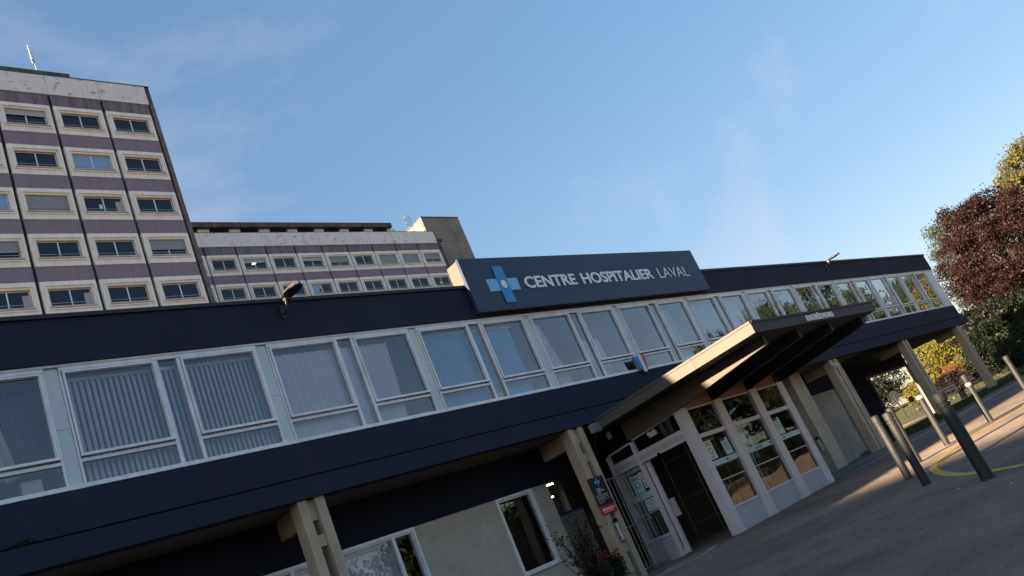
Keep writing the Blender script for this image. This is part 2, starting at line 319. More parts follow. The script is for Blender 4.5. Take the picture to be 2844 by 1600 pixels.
# green verge with its grass
vx = [28, 34, 40, 45, 52, 60, 70]; tag(sheet('verge', vx, [11.0, 12.2, 15, 16.6], GRASSM, 0.012), kind='structure')
tag(sheet('bank', [45, 60, 80, 110, 130], [9.9, 14, 30, 70], GRASSM, 0.016), kind='structure')
def grass(name, label, n, xr, yr, h, mt):
    x = rng.uniform(*xr, n); y = rng.uniform(*yr, n); z = np.array([g(a, b) for a, b in zip(x, y)]) + 0.01
    a = rng.uniform(0, 6.28, n); hh = h * rng.uniform(0.4, 1.2, n); w = 0.012; lx = rng.normal(0, 0.4, n) * hh; ly = rng.normal(0, 0.4, n) * hh
    p = np.stack([np.stack([x - np.cos(a) * w, y - np.sin(a) * w, z], 1), np.stack([x + np.cos(a) * w, y + np.sin(a) * w, z], 1), np.stack([x + lx, y + ly, z + hh], 1)], 1).reshape(-1, 3)
    me = bpy.data.meshes.new(name); me.from_pydata(p.tolist(), [], np.arange(3 * n).reshape(-1, 3).tolist()); me.materials.append(mt)
    o = bpy.data.objects.new(name, me); COL.objects.link(o); tag(o, label, 'grass', kind='stuff')
GL = leafmat('grass_blade', (0.035, 0.055, 0.012), (0.11, 0.10, 0.03), 0.3, 3)
grass('grass', 'short green grass on the verge beside the far columns', 9000, (28, 46), (11.0, 13.6), 0.12, GL)
grass('grass', 'dry grass on the bank beyond the end of the block', 9000, (48, 82), (10.5, 30), 0.16, GL)

# ------------------------------------------------------------------ long front block
XL, XR = -40.0, 41.45; PITCH = 3.33; P0X = 3.86; YB_ = 16.4
def PX(i): return P0X + PITCH * i
blk = thing('hospital_block', (10, 12.2, 0), 'long two-storey navy hospital block with a ribbon of windows', 'building')
B(XL, XR, 12.12, 12.32, 6.70, 7.43).build('upper_fascia', NAVY, blk)
B(XL, XR + 0.04, 12.08, 12.36, 7.432, 7.50).build('coping', NAVY2, blk)
MB().prism([(XL, 12.16, 4.222), (XR + 0.02, 12.16, 4.222), (XR, 12.16, 4.80), (XL, 12.16, 4.80)], (0, 0.16, 0)).build('apron', NAVY, blk)
B(XL, XR + 0.5, 12.115, 12.34, 3.85, 4.19).build('lower_band', NAVY, blk)
B(XL, XR - 0.1, 12.215, 12.33, 4.19, 4.222).build('shadow_gap', DARK, blk)
B(XL, XR, 12.34, YB_, 7.30, 7.42).build('roof', ROOFD, blk)
B(XR - 0.2, XR, 12.33, YB_, 4.2, 7.29).build('end_wall', NAVY, blk)
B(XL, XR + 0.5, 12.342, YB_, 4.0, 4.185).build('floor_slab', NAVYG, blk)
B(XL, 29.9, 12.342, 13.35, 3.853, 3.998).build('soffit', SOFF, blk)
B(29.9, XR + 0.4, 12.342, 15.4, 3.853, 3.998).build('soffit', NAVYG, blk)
B(XL, XR, 15.9, 16.0, 4.186, 7.29).build('room_back_wall', ROOM, blk)
B(XL, XR - 0.21, 12.34, 15.89, 6.78, 6.84).build('room_ceiling', ROOM, blk)
B(XL, XR - 0.21, 12.34, 15.89, 4.62, 4.70).build('room_floor', LFLOOR, blk)
# shared window meshes, local x from the pillar axis, y/z absolute
def L(mb, name, mt): return mb.mesh(name, mt)
fr = MB(); fr.box(0.10, 3.23, 12.17, 12.30, 6.60, 6.66); fr.box(0.10, 3.23, 12.15, 12.30, 4.803, 4.865)
for a in ((0.10, 0.13), (1.48, 1.535), (1.835, 1.89), (3.20, 3.23)): fr.box(a[0], a[1], 12.18, 12.30, 4.865, 6.60)
fr.box(0.13, 1.48, 12.19, 12.29, 5.185, 5.235); fr.box(1.89, 3.20, 12.19, 12.29, 5.185, 5.235)
M_FR = L(fr, 'window', ALU)
def sash(a, b):
    s = MB().frame(a, b, 5.262, 6.588, 0.03, 12.155, 12.24); s.frame(a + 0.03, b - 0.03, 5.292, 6.558, 0.010, 12.19, 12.24)
    s.box(a - 0.01, b + 0.015, 12.135, 12.154, 5.256, 5.296); return s
M_S1, M_S2 = L(sash(0.142, 1.472), 'sash', ALU), L(sash(1.90, 3.19), 'sash', ALU)
def pane(a, b, z0, z1, y=12.225): return MB().quad((a, y, z0), (b, y, z0), (b, y, z1), (a, y, z1))
M_PN = [L(pane(0.182, 1.432, 5.302, 6.548, 12.212), 'pane', GLASS), L(pane(1.535, 1.835, 4.865, 6.60), 'pane', GLASS), L(pane(1.94, 3.15, 5.302, 6.548, 12.212), 'pane', GLASS), L(pane(0.13, 1.48, 4.865, 5.185), 'pane', GLASS), L(pane(1.89, 3.20, 4.865, 5.185), 'pane', GLASS)]
M_PIL = L(B(-0.095, 0.095, 12.20, 12.30, 4.87, 5.70).box(-0.095, 0.095, 12.20, 12.30, 5.706, 6.655), 'pillar_panel', PILLAR)
M_CAP = L(B(-0.10, 0.10, 12.16, 12.30, 4.803, 4.866), 'sill_cap', ALU)
M_ROOMW = L(B(-0.05, 0.05, 12.33, 15.89, 4.70, 6.78), 'partition_wall', ROOM)
B(XL, XR, 12.155, 12.30, 6.662, 6.698).build('head_trim', ALU, blk)
I0 = -3
for i in range(I0, 12):
    x = PX(i)
    inst('pillar_panel', M_PIL, blk, (x, 0, 0)); inst('sill_cap', M_CAP, blk, (x, 0, 0)); inst('partition_wall', M_ROOMW, blk, (x, 0, 0))
    if i < 11:
        w = inst('window', M_FR, blk, (x, 0, 0))
        inst('sash', M_S1, w, (x, 0, 0)); inst('sash', M_S2, w, (x, 0, 0))
        for pm in M_PN: inst('pane', pm, w, (x, 0, 0))
B(PX(11) + 0.1, XR, 12.18, 12.32, 4.803, 6.66).build('corner_post', ALU, blk)
B(XL, PX(I0) - 0.11, 12.22, 12.32, 4.803, 6.66).build('window_band', TGLASS, blk)

# blinds and curtains behind the glass
def vblind(i, a, b, z0, z1, y, mt, label, pitch=0.075, ang=55, wd=0.088):
    x = PX(i); t = thing('vertical_blind', (x + (a + b) / 2, y, z0), label, 'blind', 'vertical slat blinds')
    B(x + a, x + b, y - 0.03, y + 0.03, z1, z1 + 0.05).build('head_rail', ALU, t)
    c, s = math.cos(R_(ang)) * wd / 2, math.sin(R_(ang)) * wd / 2
    me = MB()
    pts = [(-c, -s, 0), (-c * .4, -s * .5 + 0.006, 0), (c * .4, s * .5 + 0.006, 0), (c, s, 0)]
    me.add([(p[0], p[1], z0) for p in pts] + [(p[0], p[1], z1) for p in pts], [(0, 1, 5, 4), (1, 2, 6, 5), (2, 3, 7, 6)])
    msh = me.mesh('slat', mt); n = int((b - a) / pitch)
    for k in range(n): inst('slat', msh, t, (x + a + pitch * (k + 0.5), y, 0))
def curtain(i, label, top, bot, z0, z1, y, mt, folds=9, amp=0.03, pinch=None, group=None):
    x = PX(i); nu, nv = folds * 6, 22; v = []
    for j in range(nv + 1):
        t = j / nv; z = z1 + (z0 - z1) * t
        if pinch: e = max(0, 1 - abs(t - pinch[0]) / pinch[1]) ** 2; e2 = t * t * (3 - 2 * t)
        else: e = 0; e2 = t
        l = top[0] + (bot[0] - top[0]) * e2; r = top[1] + (bot[1] - top[1]) * e2
        for k in range(nu + 1):
            u = k / nu; ph = u * folds * 6.283 + 0.7 * math.sin(u * 9 + t * 1.5)
            v.append((x + l + (r - l) * u, y + amp * math.sin(ph) + 0.008 * math.sin(ph * 2.3 + t * 4), z))
    n = nu + 1; f = [(j * n + k, j * n + k + 1, (j + 1) * n + k + 1, (j + 1) * n + k) for j in range(nv) for k in range(nu)]
    return tag(MB().add(v, f).build('curtain', mt, org=(x + (top[0] + top[1]) / 2, y, z0), smooth=True), label, 'curtain', group)
curtain(-1, 'beige pleated drape in the cropped window at far left', (1.9, 2.55), (1.98, 2.75), 5.2, 6.58, 12.5, DRAPE, 5, 0.05)
curtain(-1, 'dark thin curtain at the right edge of the cropped far-left window', (2.6, 3.2), (2.7, 3.22), 5.2, 6.58, 12.62, clothmat('dark_voile', (0.16, 0.14, 0.17), 0.2), 5, 0.03)
vblind(0, 0.14, 3.2, 4.9, 6.50, 12.40, DBLUE, 'open blue-grey vertical blind with dark gaps, first full window from the left', 0.085, 36, 0.085)
curtain(1, 'closed violet-white sheer curtain in the left half of the second full window', (0.15, 1.85), (0.15, 1.85), 4.88, 6.5, 12.36, SHEER, 13, 0.022)
curtain(1, 'violet-white sheer curtain swept aside in the right half of the second full window', (1.88, 2.75), (1.86, 2.62), 4.88, 6.5, 12.38, SHEER, 10, 0.028)
vblind(2, 0.14, 2.95, 4.9, 6.50, 12.40, BLBLUE, 'closed blue vertical blind in the third full window, left of the signboard edge', 0.105, -10, 0.115)
curtain(3, 'white curtain gathered towards the sill in the window left of the tricolour shield', (0.2, 0.62), (0.5, 0.95), 4.9, 6.5, 12.46, SHEER, 7, 0.035)
curtain(4, 'pale voile strip in the window above the canopy back edge', (2.3, 2.75), (2.3, 2.8), 4.9, 6.5, 12.5, VOILE, 5, 0.02)
curtain(5, 'blue-white voile filling the window above the middle of the canopy', (0.15, 1.75), (0.15, 1.8), 4.9, 6.5, 12.45, clothmat('blue_voile', (0.36, 0.50, 0.72), 0.3), 9, 0.012)
curtain(5, 'narrow pale voile right of the blue one above the canopy', (2.5, 3.15), (2.55, 3.2), 4.9, 6.5, 12.47, VOILE, 5, 0.02)
for i, lab, segs in ((8, 'grey roller blind half lowered, third window bay from the right end', [(0.16, 1.46, 5.62), (1.92, 3.17, 5.55)]), (9, 'grey roller blind lowered unevenly, second window bay from the right end', [(0.16, 1.46, 5.5), (1.92, 3.17, 5.62)]), (10, 'grey roller blind short on its left side, last window bay at the right end', [(0.16, 1.46, 6.25), (1.92, 3.17, 5.78)])):
    t = thing('roller_blind', (PX(i) + 1.6, 12.36, 5.5), lab, 'blind')
    for a, b, z in segs: B(PX(i) + a, PX(i) + b, 12.35, 12.358, z, 6.55).build('blind_cloth', ROLL, t); B(PX(i) + a, PX(i) + b, 12.345, 12.363, z - 0.025, z).build('bottom_bar', ALU, t)
# things standing on the inner sills
def item(name, mb, mt, label, cat, org, **k): return tag(mb.build(name, mt, org=org, **k), label, cat)
B(XL, XR - 0.21, 12.33, 12.72, 4.80, 4.862).build('inner_sill', ROOM, blk)
x = PX(3); item('leaning_board', MB().prism([(x + 2.05, 12.55, 4.87), (x + 2.72, 12.55, 4.87), (x + 2.72, 12.62, 6.0), (x + 2.05, 12.62, 6.0)], (0, 0.03, 0)), PAPER, 'white board leaning behind the window left of the shield', 'board', (x + 2.4, 12.55, 4.87))
for k, (dx, h, r, mt_, lab) in enumerate(((1.98, 0.22, 0.045, GLASSV, 'clear jar on the sill beside the narrow pane left of the shield'), (2.30, 0.20, 0.04, SHW, 'white bottle on the sill left of the red-capped one'), (2.46, 0.17, 0.04, SHR, 'red bottle on the sill left of the shield'), (2.62, 0.19, 0.05, DMETAL, 'dark bottle on the sill right of the red one'), (2.98, 0.24, 0.045, PAPER, 'tall white bottle on the sill nearest the shield'))):
    item('bottle', MB().lathe([(r, 0), (r, h * 0.6), (r * 0.4, h * 0.8), (r * 0.4, h), (r * 0.3, h)], (PX(3) + dx, 12.45, 4.864), 12), mt_, lab, 'bottle', (PX(3) + dx, 12.45, 4.864))
item('paper_box', B(PX(-1) + 2.72, PX(-1) + 2.98, 12.4, 12.6, 4.864, 5.12), PAPER, 'white box on the sill of the cropped far-left window', 'box', (PX(-1) + 2.85, 12.5, 4.864))
item('blue_case', B(PX(-1) + 2.3, PX(-1) + 2.95, 12.37, 12.395, 4.864, 4.93), BLUE2, 'blue folder lying before the white box in the far-left window', 'folder', (PX(-1) + 2.6, 12.38, 4.864))
item('plush_ball', MB().lathe([(0.02, 0), (0.09, 0.03), (0.11, 0.09), (0.08, 0.15), (0.02, 0.17)], (PX(2) + 1.72, 12.36, 4.864), 14), PAPER, 'round white ornament on the sill of the blue blind window', 'ornament', (PX(2) + 1.72, 12.36, 4.864), smooth=True)
item('clay_pot', MB().lathe([(0.10, 0), (0.15, 0.2), (0.16, 0.2), (0.13, 0.22)], (PX(8) + 1.2, 12.5, 4.864), 14), SHR, 'reddish pot on the sill right of the canopy corner', 'pot', (PX(8) + 1.2, 12.5, 4.864))
for k, (i_, dx, w, h, lab) in enumerate(((1, 2.85, 0.18, 0.16, 'small dark wire basket on the sill of the swept-curtain window'), (4, 2.2, 0.5, 0.14, 'pale folded papers on the sill above the canopy back edge'))):
    item('papers' if k else 'basket', MB().box(PX(i_) + dx, PX(i_) + dx + w, 12.4, 12.6, 4.864, 4.864 + h), PAPER if k else DMETAL, lab, 'papers' if k else 'basket', (PX(i_) + dx, 12.5, 4.864))

# twin concrete columns (parts of the block)
def column(cx, zb, full=True):
    c = MB().box(cx - 0.25, cx - 0.08, 12.17, 12.46, zb, 3.85).build('column', CONC, blk, bevel=0.008)
    MB().box(cx + 0.08, cx + 0.25, 12.17, 12.46, zb, 3.85).build('post', CONC, c, bevel=0.008)
    for z in (1.05, 3.06): B(cx - 0.079, cx + 0.079, 12.22, 12.42, z, z + 0.19).build('tie_block', CONC, c, bevel=0.006)
    MB().prism([(cx - 0.075, 12.25, 3.848), (cx - 0.075, 12.25, 3.50), (cx - 0.075, 13.345, 3.50), (cx - 0.075, 13.345, 3.848)], (0.15, 0, 0)).build('beam', CONC, c)
    return c
for i in (-3, -1, 1, 3, 5, 7, 9, 11): cx = PX(i); column(cx, g(cx, 12.2) - 0.05)
B(27.4, 27.46, 12.15, 12.19, 0.6, 3.8).build('downpipe', METAL, blk)
# ground floor wall
YW = 13.35
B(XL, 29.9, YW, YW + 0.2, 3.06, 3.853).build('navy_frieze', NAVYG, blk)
for a, b in ((9.76, 11.93), (13.04, 13.56)): B(a, b, YW + 0.015, YW + 0.2, 0.2, 3.058).build('wall_panel', WALLR, blk)
B(11.93, 13.04, YW + 0.015, YW + 0.2, 0.2, 1.40).build('wall_panel', WALLR, blk)
B(XL, 9.76, YW + 0.015, YW + 0.2, 0.2, 1.42).build('wall_panel', WALLR, blk)
B(XL, 2.1, YW + 0.015, YW + 0.2, 1.42, 3.058).build('wall_panel', WALLR, blk)
def gwin(x0, x1, z0, z1, mull, lab=None):
    f = MB().frame(x0, x1, z0, z1, 0.06, YW - 0.03, YW + 0.1); f.frame(x0 + 0.06, x1 - 0.06, z0 + 0.06, z1 - 0.06, 0.03, YW + 0.0, YW + 0.1)
    for q in mull: f.box(q, q + 0.075, YW - 0.02, YW + 0.1, z0 + 0.06, z1 - 0.06)
    w = f.build('window', ALU, blk)
    e = [x0 + 0.09] + [q for q in mull] + [x1 - 0.09]
    for a, b in zip(e, e[1:]): MB().quad((a + (0.075 if a in mull else 0), YW + 0.05, z0 + 0.09), (b, YW + 0.05, z0 + 0.09), (b, YW + 0.05, z1 - 0.09), (a + (0.075 if a in mull else 0), YW + 0.05, z1 - 0.09)).build('pane', GLASS, w)
    return w
gwin(2.1, 5.9, 1.42, 3.055, [3.4, 4.7]); gwin(5.9, 9.76, 1.42, 3.055, [7.09, 9.2]); gwin(11.93, 13.04, 1.40, 3.055, [])
def gcurt(x0, x1, lab):
    nu = 90; v = []
    for j in range(9):
        z = 2.9 - j * 0.17
        for k in range(nu + 1): u = k / nu; v.append((x0 + (x1 - x0) * u, YW + 0.32 + 0.025 * math.sin(u * (x1 - x0) * 34 + 0.6 * math.sin(j + u * 7)), z))
    n = nu + 1; tag(MB().add(v, [(j * n + k, j * n + k + 1, (j + 1) * n + k + 1, (j + 1) * n + k) for j in range(8) for k in range(nu)]).build('curtain', SHEER, org=(x0, YW + 0.3, 1.5), smooth=True), lab, 'curtain')
gcurt(7.3, 9.45, 'grey net curtain in the ground-floor window right of the near column'); gcurt(2.3, 6.9, 'grey net curtain in the ground-floor window left of the near column')
# rooms behind the ground-floor windows
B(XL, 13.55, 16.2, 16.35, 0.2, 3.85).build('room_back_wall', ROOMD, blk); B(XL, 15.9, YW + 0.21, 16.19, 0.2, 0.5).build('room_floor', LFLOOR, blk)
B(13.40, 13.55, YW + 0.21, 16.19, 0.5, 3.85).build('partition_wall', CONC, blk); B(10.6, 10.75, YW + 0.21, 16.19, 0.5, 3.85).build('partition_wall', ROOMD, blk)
# recess behind the column by the entrance: low wall, blue sill, window with lit ceiling tubes
B(13.56, 15.30, 14.25, 14.40, 0.3, 2.34).build('low_wall', CONCG, blk); B(13.56, 15.30, 14.22, 14.42, 2.342, 2.40).build('blue_sill', BLUEB, blk)
B(14.80, 14.94, 14.26, 14.36, 2.40, 3.45).build('mullion', WHITEF, blk); B(14.35, 14.40, 14.26, 14.36, 2.40, 3.45).build('mullion', DMETAL, blk)
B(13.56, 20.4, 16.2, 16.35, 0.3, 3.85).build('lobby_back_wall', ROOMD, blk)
lamp = thing('ceiling_lights', (15.6, 15.2, 3.2), 'lit fluorescent tubes glimpsed behind the column by the entrance', 'lamp')
B(15.35, 15.75, 15.1, 15.16, 3.22, 3.25).build('tube', TUBE, lamp); B(15.45, 15.8, 15.5, 15.56, 2.95, 2.98).build('tube', TUBE, lamp); B(15.15, 15.3, 15.3, 15.34, 2.93, 2.955).build('tube', TUBE, lamp)
# right of the entrance: concrete piers and panels, then the open porch
B(20.4, 25.15, YW, YW + 0.2, 0.3, 3.853).build('concrete_panel', CONCG, blk); B(25.95, 28.74, YW + 0.02, YW + 0.2, 0.3, 3.853).build('concrete_panel', CONCG, blk); B(28.78, 30.15, YW - 0.05, YW + 0.2, 0.3, 3.853).build('concrete_panel', CONCG, blk)
B(25.15, 25.94, 12.85, YW + 0.2, 0.3, 3.853).build('wall_pier', CONC, blk, bevel=0.01)
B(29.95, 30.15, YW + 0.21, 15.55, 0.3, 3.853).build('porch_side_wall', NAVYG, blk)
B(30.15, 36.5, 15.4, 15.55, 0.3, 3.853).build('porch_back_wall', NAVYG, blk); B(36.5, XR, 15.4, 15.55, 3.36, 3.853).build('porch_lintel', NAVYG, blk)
fr = MB(); fr.box(36.5, 36.62, 15.33, 15.398, 0.5, 3.36); fr.box(36.62, XR - 0.3, 15.33, 15.398, 3.26, 3.36); fr.build('porch_frame', mat('red_brown_frame', (0.16, 0.085, 0.07), 0.6), blk)
B(XR - 0.3, XR - 0.2, 15.30, 15.42, 0.5, 3.36).build('porch_post', DMETAL, blk)

# ------------------------------------------------------------------ roof sign
sg = thing('roof_sign', (17.0, 11.95, 6.75), 'wide blue sign box reading CENTRE HOSPITALIER LAVAL over the ribbon windows', 'sign')
B(12.30, 21.73, 11.955, 12.03, 6.76, 8.10).build('front_panel', SIGN, sg)
B(12.33, 21.70, 12.03, 12.40, 7.52, 8.085).build('box_side', BEIGE, sg)
B(12.31, 21.72, 12.03, 12.078, 6.77, 7.519).build('backing', NAVY2, sg)
for s_, x0, x1, off in (('CENTRE', 14.08, 15.92, 0.022), ('HOSPITALIER', 16.16, 19.22, 0.022), ('LAVAL', 19.52, 21.01, -0.014)):
    text_fit(s_, (x0, 11.953, 7.24), UX, UZ, x1 - x0, 0.315, 0.015, off).build('lettering', WLET, sg)['label'] = 'white letters ' + s_
cr = thing; B(12.89, 13.87, 11.942, 11.953, 7.23, 7.54).build('cross_bar', BLUE2, sg); B(13.22, 13.53, 11.930, 11.940, 6.92, 7.86).build('cross_upright', BLUE1, sg)
MB().add([(13.375 + 0.085 * math.cos(k * math.pi / 12), y_, 7.385 + 0.105 * math.sin(k * math.pi / 12)) for y_ in (11.928, 11.920) for k in range(24)], [tuple(range(24, 48))[::-1]] + [(k, (k + 1) % 24, 24 + (k + 1) % 24, 24 + k) for k in range(24)]).build('cross_centre', WLET, sg)

# ------------------------------------------------------------------ floodlights
def floodlight(x, lab, tilt):
    t = thing('floodlight', (x, 12.1, 7.3), lab, 'lamp', 'floodlights on the parapet')
    B(x - 0.04, x + 0.04, 12.085, 12.118, 7.10, 7.36).build('wall_plate', DMETAL, t)
    a = MB().tube((x, 12.08, 7.16), (x + 0.02, 11.99, 7.22), 0.022); a.tube((x + 0.02, 11.99, 7.22), (x + 0.06, 11.95, 7.40), 0.022); a.build('arm', DMETAL, t)
    B(x + 0.02, x + 0.13, 11.91, 11.99, 7.38, 7.46).build('bracket', LAMPG, t)
    # flat drop shaped head rising outwards from the bracket
    d = Vector((0.05, -1, 0.03)).normalized(); w = Vector((1, 0.05, 0)).normalized(); n = d.cross(w).normalized()
    o = Vector((x + 0.07, 11.98, 7.43)); prof = [(0, 0.07), (0.06, 0.11), (0.2, 0.15), (0.36, 0.14), (0.48, 0.09), (0.53, 0.02)]
    def outl(sc, h): return [o + d * a_ + w * (b_ * sc) + n * h for a_, b_ in prof] + [o + d * a_ - w * (b_ * sc) + n * h for a_, b_ in prof[::-1]]
    A, C = outl(1.0, 0.0), outl(0.72, 0.055 if n.z > 0 else -0.055); k = len(A)
    MB().add(A + C, [tuple(range(k)), tuple(range(k, 2 * k))[::-1]] + [(i, (i + 1) % k, k + (i + 1) % k, k + i) for i in range(k)]).build('head', LAMPG, t)
    nn = -0.006 if n.z > 0 else 0.006
    F = outl(0.86, nn); G = outl(0.86, nn / 6)
    MB().add(F + G, [tuple(range(k)), tuple(range(k, 2 * k))[::-1]] + [(i, (i + 1) % k, k + (i + 1) % k, k + i) for i in range(k)]).build('lamp_face', LAMPF, t)
floodlight(7.78, 'grey floodlight tilted up on the parapet left of the sign', 0)
floodlight(30.6, 'small grey floodlight on the parapet near the right end of the block', 0)

# ------------------------------------------------------------------ tricolour shield
sh = thing('tricolour_shield', (17.05, 12.08, 4.72), 'blue, white and red shield below the windows by the canopy', 'shield')
def shp(x0, x1, mt, nm):
    def lo(u): return 4.72 + 0.33 * (abs(u - 0.5) * 2) ** 2.4
    k = 6; xs = [x0 + (x1 - x0) * i / k for i in range(k + 1)]; X = lambda u: 16.84 + u * 0.46
    top = [(X(u), 12.06 - 0.02 * math.sin(u * math.pi), 5.17 - 0.012 * math.sin(u * 2 * math.pi)) for u in xs]; bot = [(X(u), 12.06 - 0.02 * math.sin(u * math.pi), lo(u)) for u in xs]
    MB().prism(bot + top[::-1], (0, 0.03, 0)).build(nm, mt, sh)
shp(0, 0.37, SHB, 'blue_field'); shp(0.373, 0.66, SHW, 'white_field'); shp(0.663, 1, SHR, 'red_field'); B(17.0, 17.14, 12.075, 12.158, 4.95, 5.05).build('fixing', DMETAL, sh)

# ------------------------------------------------------------------ entrance canopy
cn = thing('entrance_canopy', (17.4, 10, 3.7), 'projecting entrance canopy with dark underside and lettering on its front edge', 'canopy')
YF, YK = 7.57, 12.11
def zt(y): return 4.005 - 0.105 * (y - YF) / (12.15 - YF)
CX0, CX1 = 14.50, 20.45
MB().prism([(CX0 + 0.04, YF + 0.04, zt(YF) - 0.03), (CX0 + 0.04, YK, zt(YK) - 0.03), (CX0 + 0.04, YK, zt(YK) - 0.10), (CX0 + 0.04, YF + 0.04, zt(YF) - 0.10)], (CX1 - CX0 - 0.08, 0, 0)).build('roof_slab', NAVY2, cn)
MB().prism([(CX0 + 0.03, YF + 0.03, zt(YF) - 0.20), (CX0 + 0.03, YK, zt(YK) - 0.20), (CX0 + 0.03, YK, zt(YK) - 0.23), (CX0 + 0.03, YF + 0.03, zt(YF) - 0.23)], (CX1 - CX0 - 0.06, 0, 0)).build('ceiling', NAVY2, cn)
for a, b in ((YF, 9.1), (9.106, 10.75), (10.756, YK)):
    MB().prism([(CX0, a, zt(a) - 0.25), (CX0, b, zt(b) - 0.25), (CX0, b, zt(b) - 0.048), (CX0, a, zt(a) - 0.048)], (0.028, 0, 0)).build('side_fascia_panel', BEIGE, cn)
    MB().prism([(CX0 - 0.02, a, zt(a) - 0.045), (CX0 - 0.02, b, zt(b) - 0.045), (CX0 - 0.02, b, zt(b)), (CX0 - 0.02, a, zt(a))], (0.06, 0, 0)).build('flashing', BEIGE, cn)
MB().prism([(CX0 + 0.029, YF, zt(YF) - 0.25), (CX1, YF, zt(YF) - 0.25), (CX1, YF, zt(YF) - 0.05), (CX0 + 0.029, YF, zt(YF) - 0.05)], (0, 0.028, 0)).build('front_fascia', NAVY2, cn)
B(CX0 + 0.041, CX1 + 0.02, YF - 0.02, YF + 0.039, zt(YF) - 0.045, zt(YF)).build('front_flashing', NAVY2, cn)
MB().prism([(CX1 - 0.028, YF + 0.029, zt(YF) - 0.25), (CX1 - 0.028, YK, zt(YK) - 0.25), (CX1 - 0.028, YK, zt(YK) - 0.048), (CX1 - 0.028, YF + 0.029, zt(YF) - 0.048)], (0.028, 0, 0)).build('side_fascia_panel', NAVY2, cn)
for k, bx_ in enumerate((15.28, 16.80, 18.38, 20.20)):
    def beam(x0, y0, y1, w, mt):
        zb = lambda y: 3.57 - (3.57 - 3.30) * (y - 7.9) / (10.45 - 7.9) if y < 10.45 else 3.30 - 0.11 * (y - 10.45) / 2.55
        ys = [y0] + [y for y in (10.45,) if y0 < y < y1] + [y1]
        return MB().prism([(x0, y, zb(y)) for y in ys] + [(x0, y, zt(y) - 0.232) for y in ys[::-1]], (w, 0, 0))
    beam(bx_, 7.9, YK, 0.13, 0).build('beam', BEAMC if k == 0 else NAVY2, cn, bevel=0.004)
text_fit('ENTRÉE', (16.76, YF - 0.001, 3.785), UX, UZ, 0.72, 0.16, 0.03, 0.016).build('lettering', WLET, cn)['label'] = 'white letters ENTRÉE'
text_fit('NORD', (17.53, YF - 0.001, 3.785), UX, UZ, 0.53, 0.122, 0.03, 0.016).build('lettering', WLET, cn)['label'] = 'white letters NORD'
gl = thing('gutter_end', (14.3, 12.0, 3.75), 'grey gutter outlet where the canopy meets the twin column', 'gutter')
B(14.20, 14.48, 11.98, 12.10, 3.60, 3.80).build('gutter_box', METAL, gl); MB().tube((14.3, 12.03, 3.60), (14.62, 12.6, 3.3), 0.03).build('outlet_pipe', DMETAL, gl)

# ------------------------------------------------------------------ glazed entrance
VX, VY, VR, VB, VF = 15.36, 10.45, 20.02, 13.0, 0.50
vs_ = thing('entrance_lobby', (17.5, 11.5, VF), 'glazed entrance lobby with white frames and an open sliding door', 'entrance')
D = 0.09
def VFR(n_, x0, x1, z0, z1, mt=WHITEF, y0=VY, y1=VY + D): return B(x0, x1, y0, y1, z0, z1).build(n_, mt, vs_, bevel=0.004)
bays = [(15.56, 16.64), (16.96, 18.27), (18.60, 19.70)]
VFR('corner_post', VX, 15.56, VF - 0.05, 3.30); VFR('post', 16.64, 16.96, VF - 0.05, 3.28, WHITEF, VY - 0.03); VFR('post', 18.27, 18.60, VF - 0.05, 3.28, WHITEF, VY - 0.03); VFR('post', 19.70, VR, VF - 0.05, 3.28)
for a, b in bays:
    VFR('transom', a, b, 2.56, 2.655, WHITEF, VY + 0.01); VFR('bottom_rail', a, b, 0.965, 1.02, WHITEF, VY + 0.01); VFR('top_rail', a, b, 3.225, 3.26, WHITEF, VY + 0.01)
    B(a, b, VY + 0.035, VY + 0.075, VF - 0.05, 0.964).build('kick_panel', KICK, vs_)
    MB().quad((a, VY + 0.05, 1.02), (b, VY + 0.05, 1.02), (b, VY + 0.05, 2.56), (a, VY + 0.05, 2.56)).build('pane', GLASSV, vs_)
    MB().quad((a, VY + 0.05, 2.655), (b, VY + 0.05, 2.655), (b, VY + 0.05, 3.225), (a, VY + 0.05, 3.225)).build('pane', GLASSV, vs_)
    B(a + 0.004, b - 0.004, VY + 0.04, VY + 0.046, 1.90, 2.02).build('film_band', FILM, vs_)
    B(a, b, VY + 0.03, VY + 0.07, 1.575, 1.60).build('push_rail', KICK, vs_)
    B(a, b, VY + 0.015, VY + 0.055, 3.262, 3.62).build('wood_board', WOOD, vs_)
def arrow(x, s):
    y = VY + 0.038; return MB().prism([(x, y, 1.93), (x + s * 0.06, y, 1.96), (x, y, 1.99), (x, y, 1.972), (x - s * 0.05, y, 1.972), (x - s * 0.05, y, 1.948), (x, y, 1.948)], (0, 0.0015, 0))
for x, s in ((16.2, -1), (17.0, -1), (18.15, 1), (18.85, 1)): arrow(x, s).build('arrow_print', BLACK, vs_)
text_fit('ENTRÉE', (17.42, VY + 0.0395, 1.922), UX, UZ, 0.36, 0.085, 0.0015, 0.0).build('lettering', BLACK, vs_)['label'] = 'black letters ENTRÉE on the glass band'
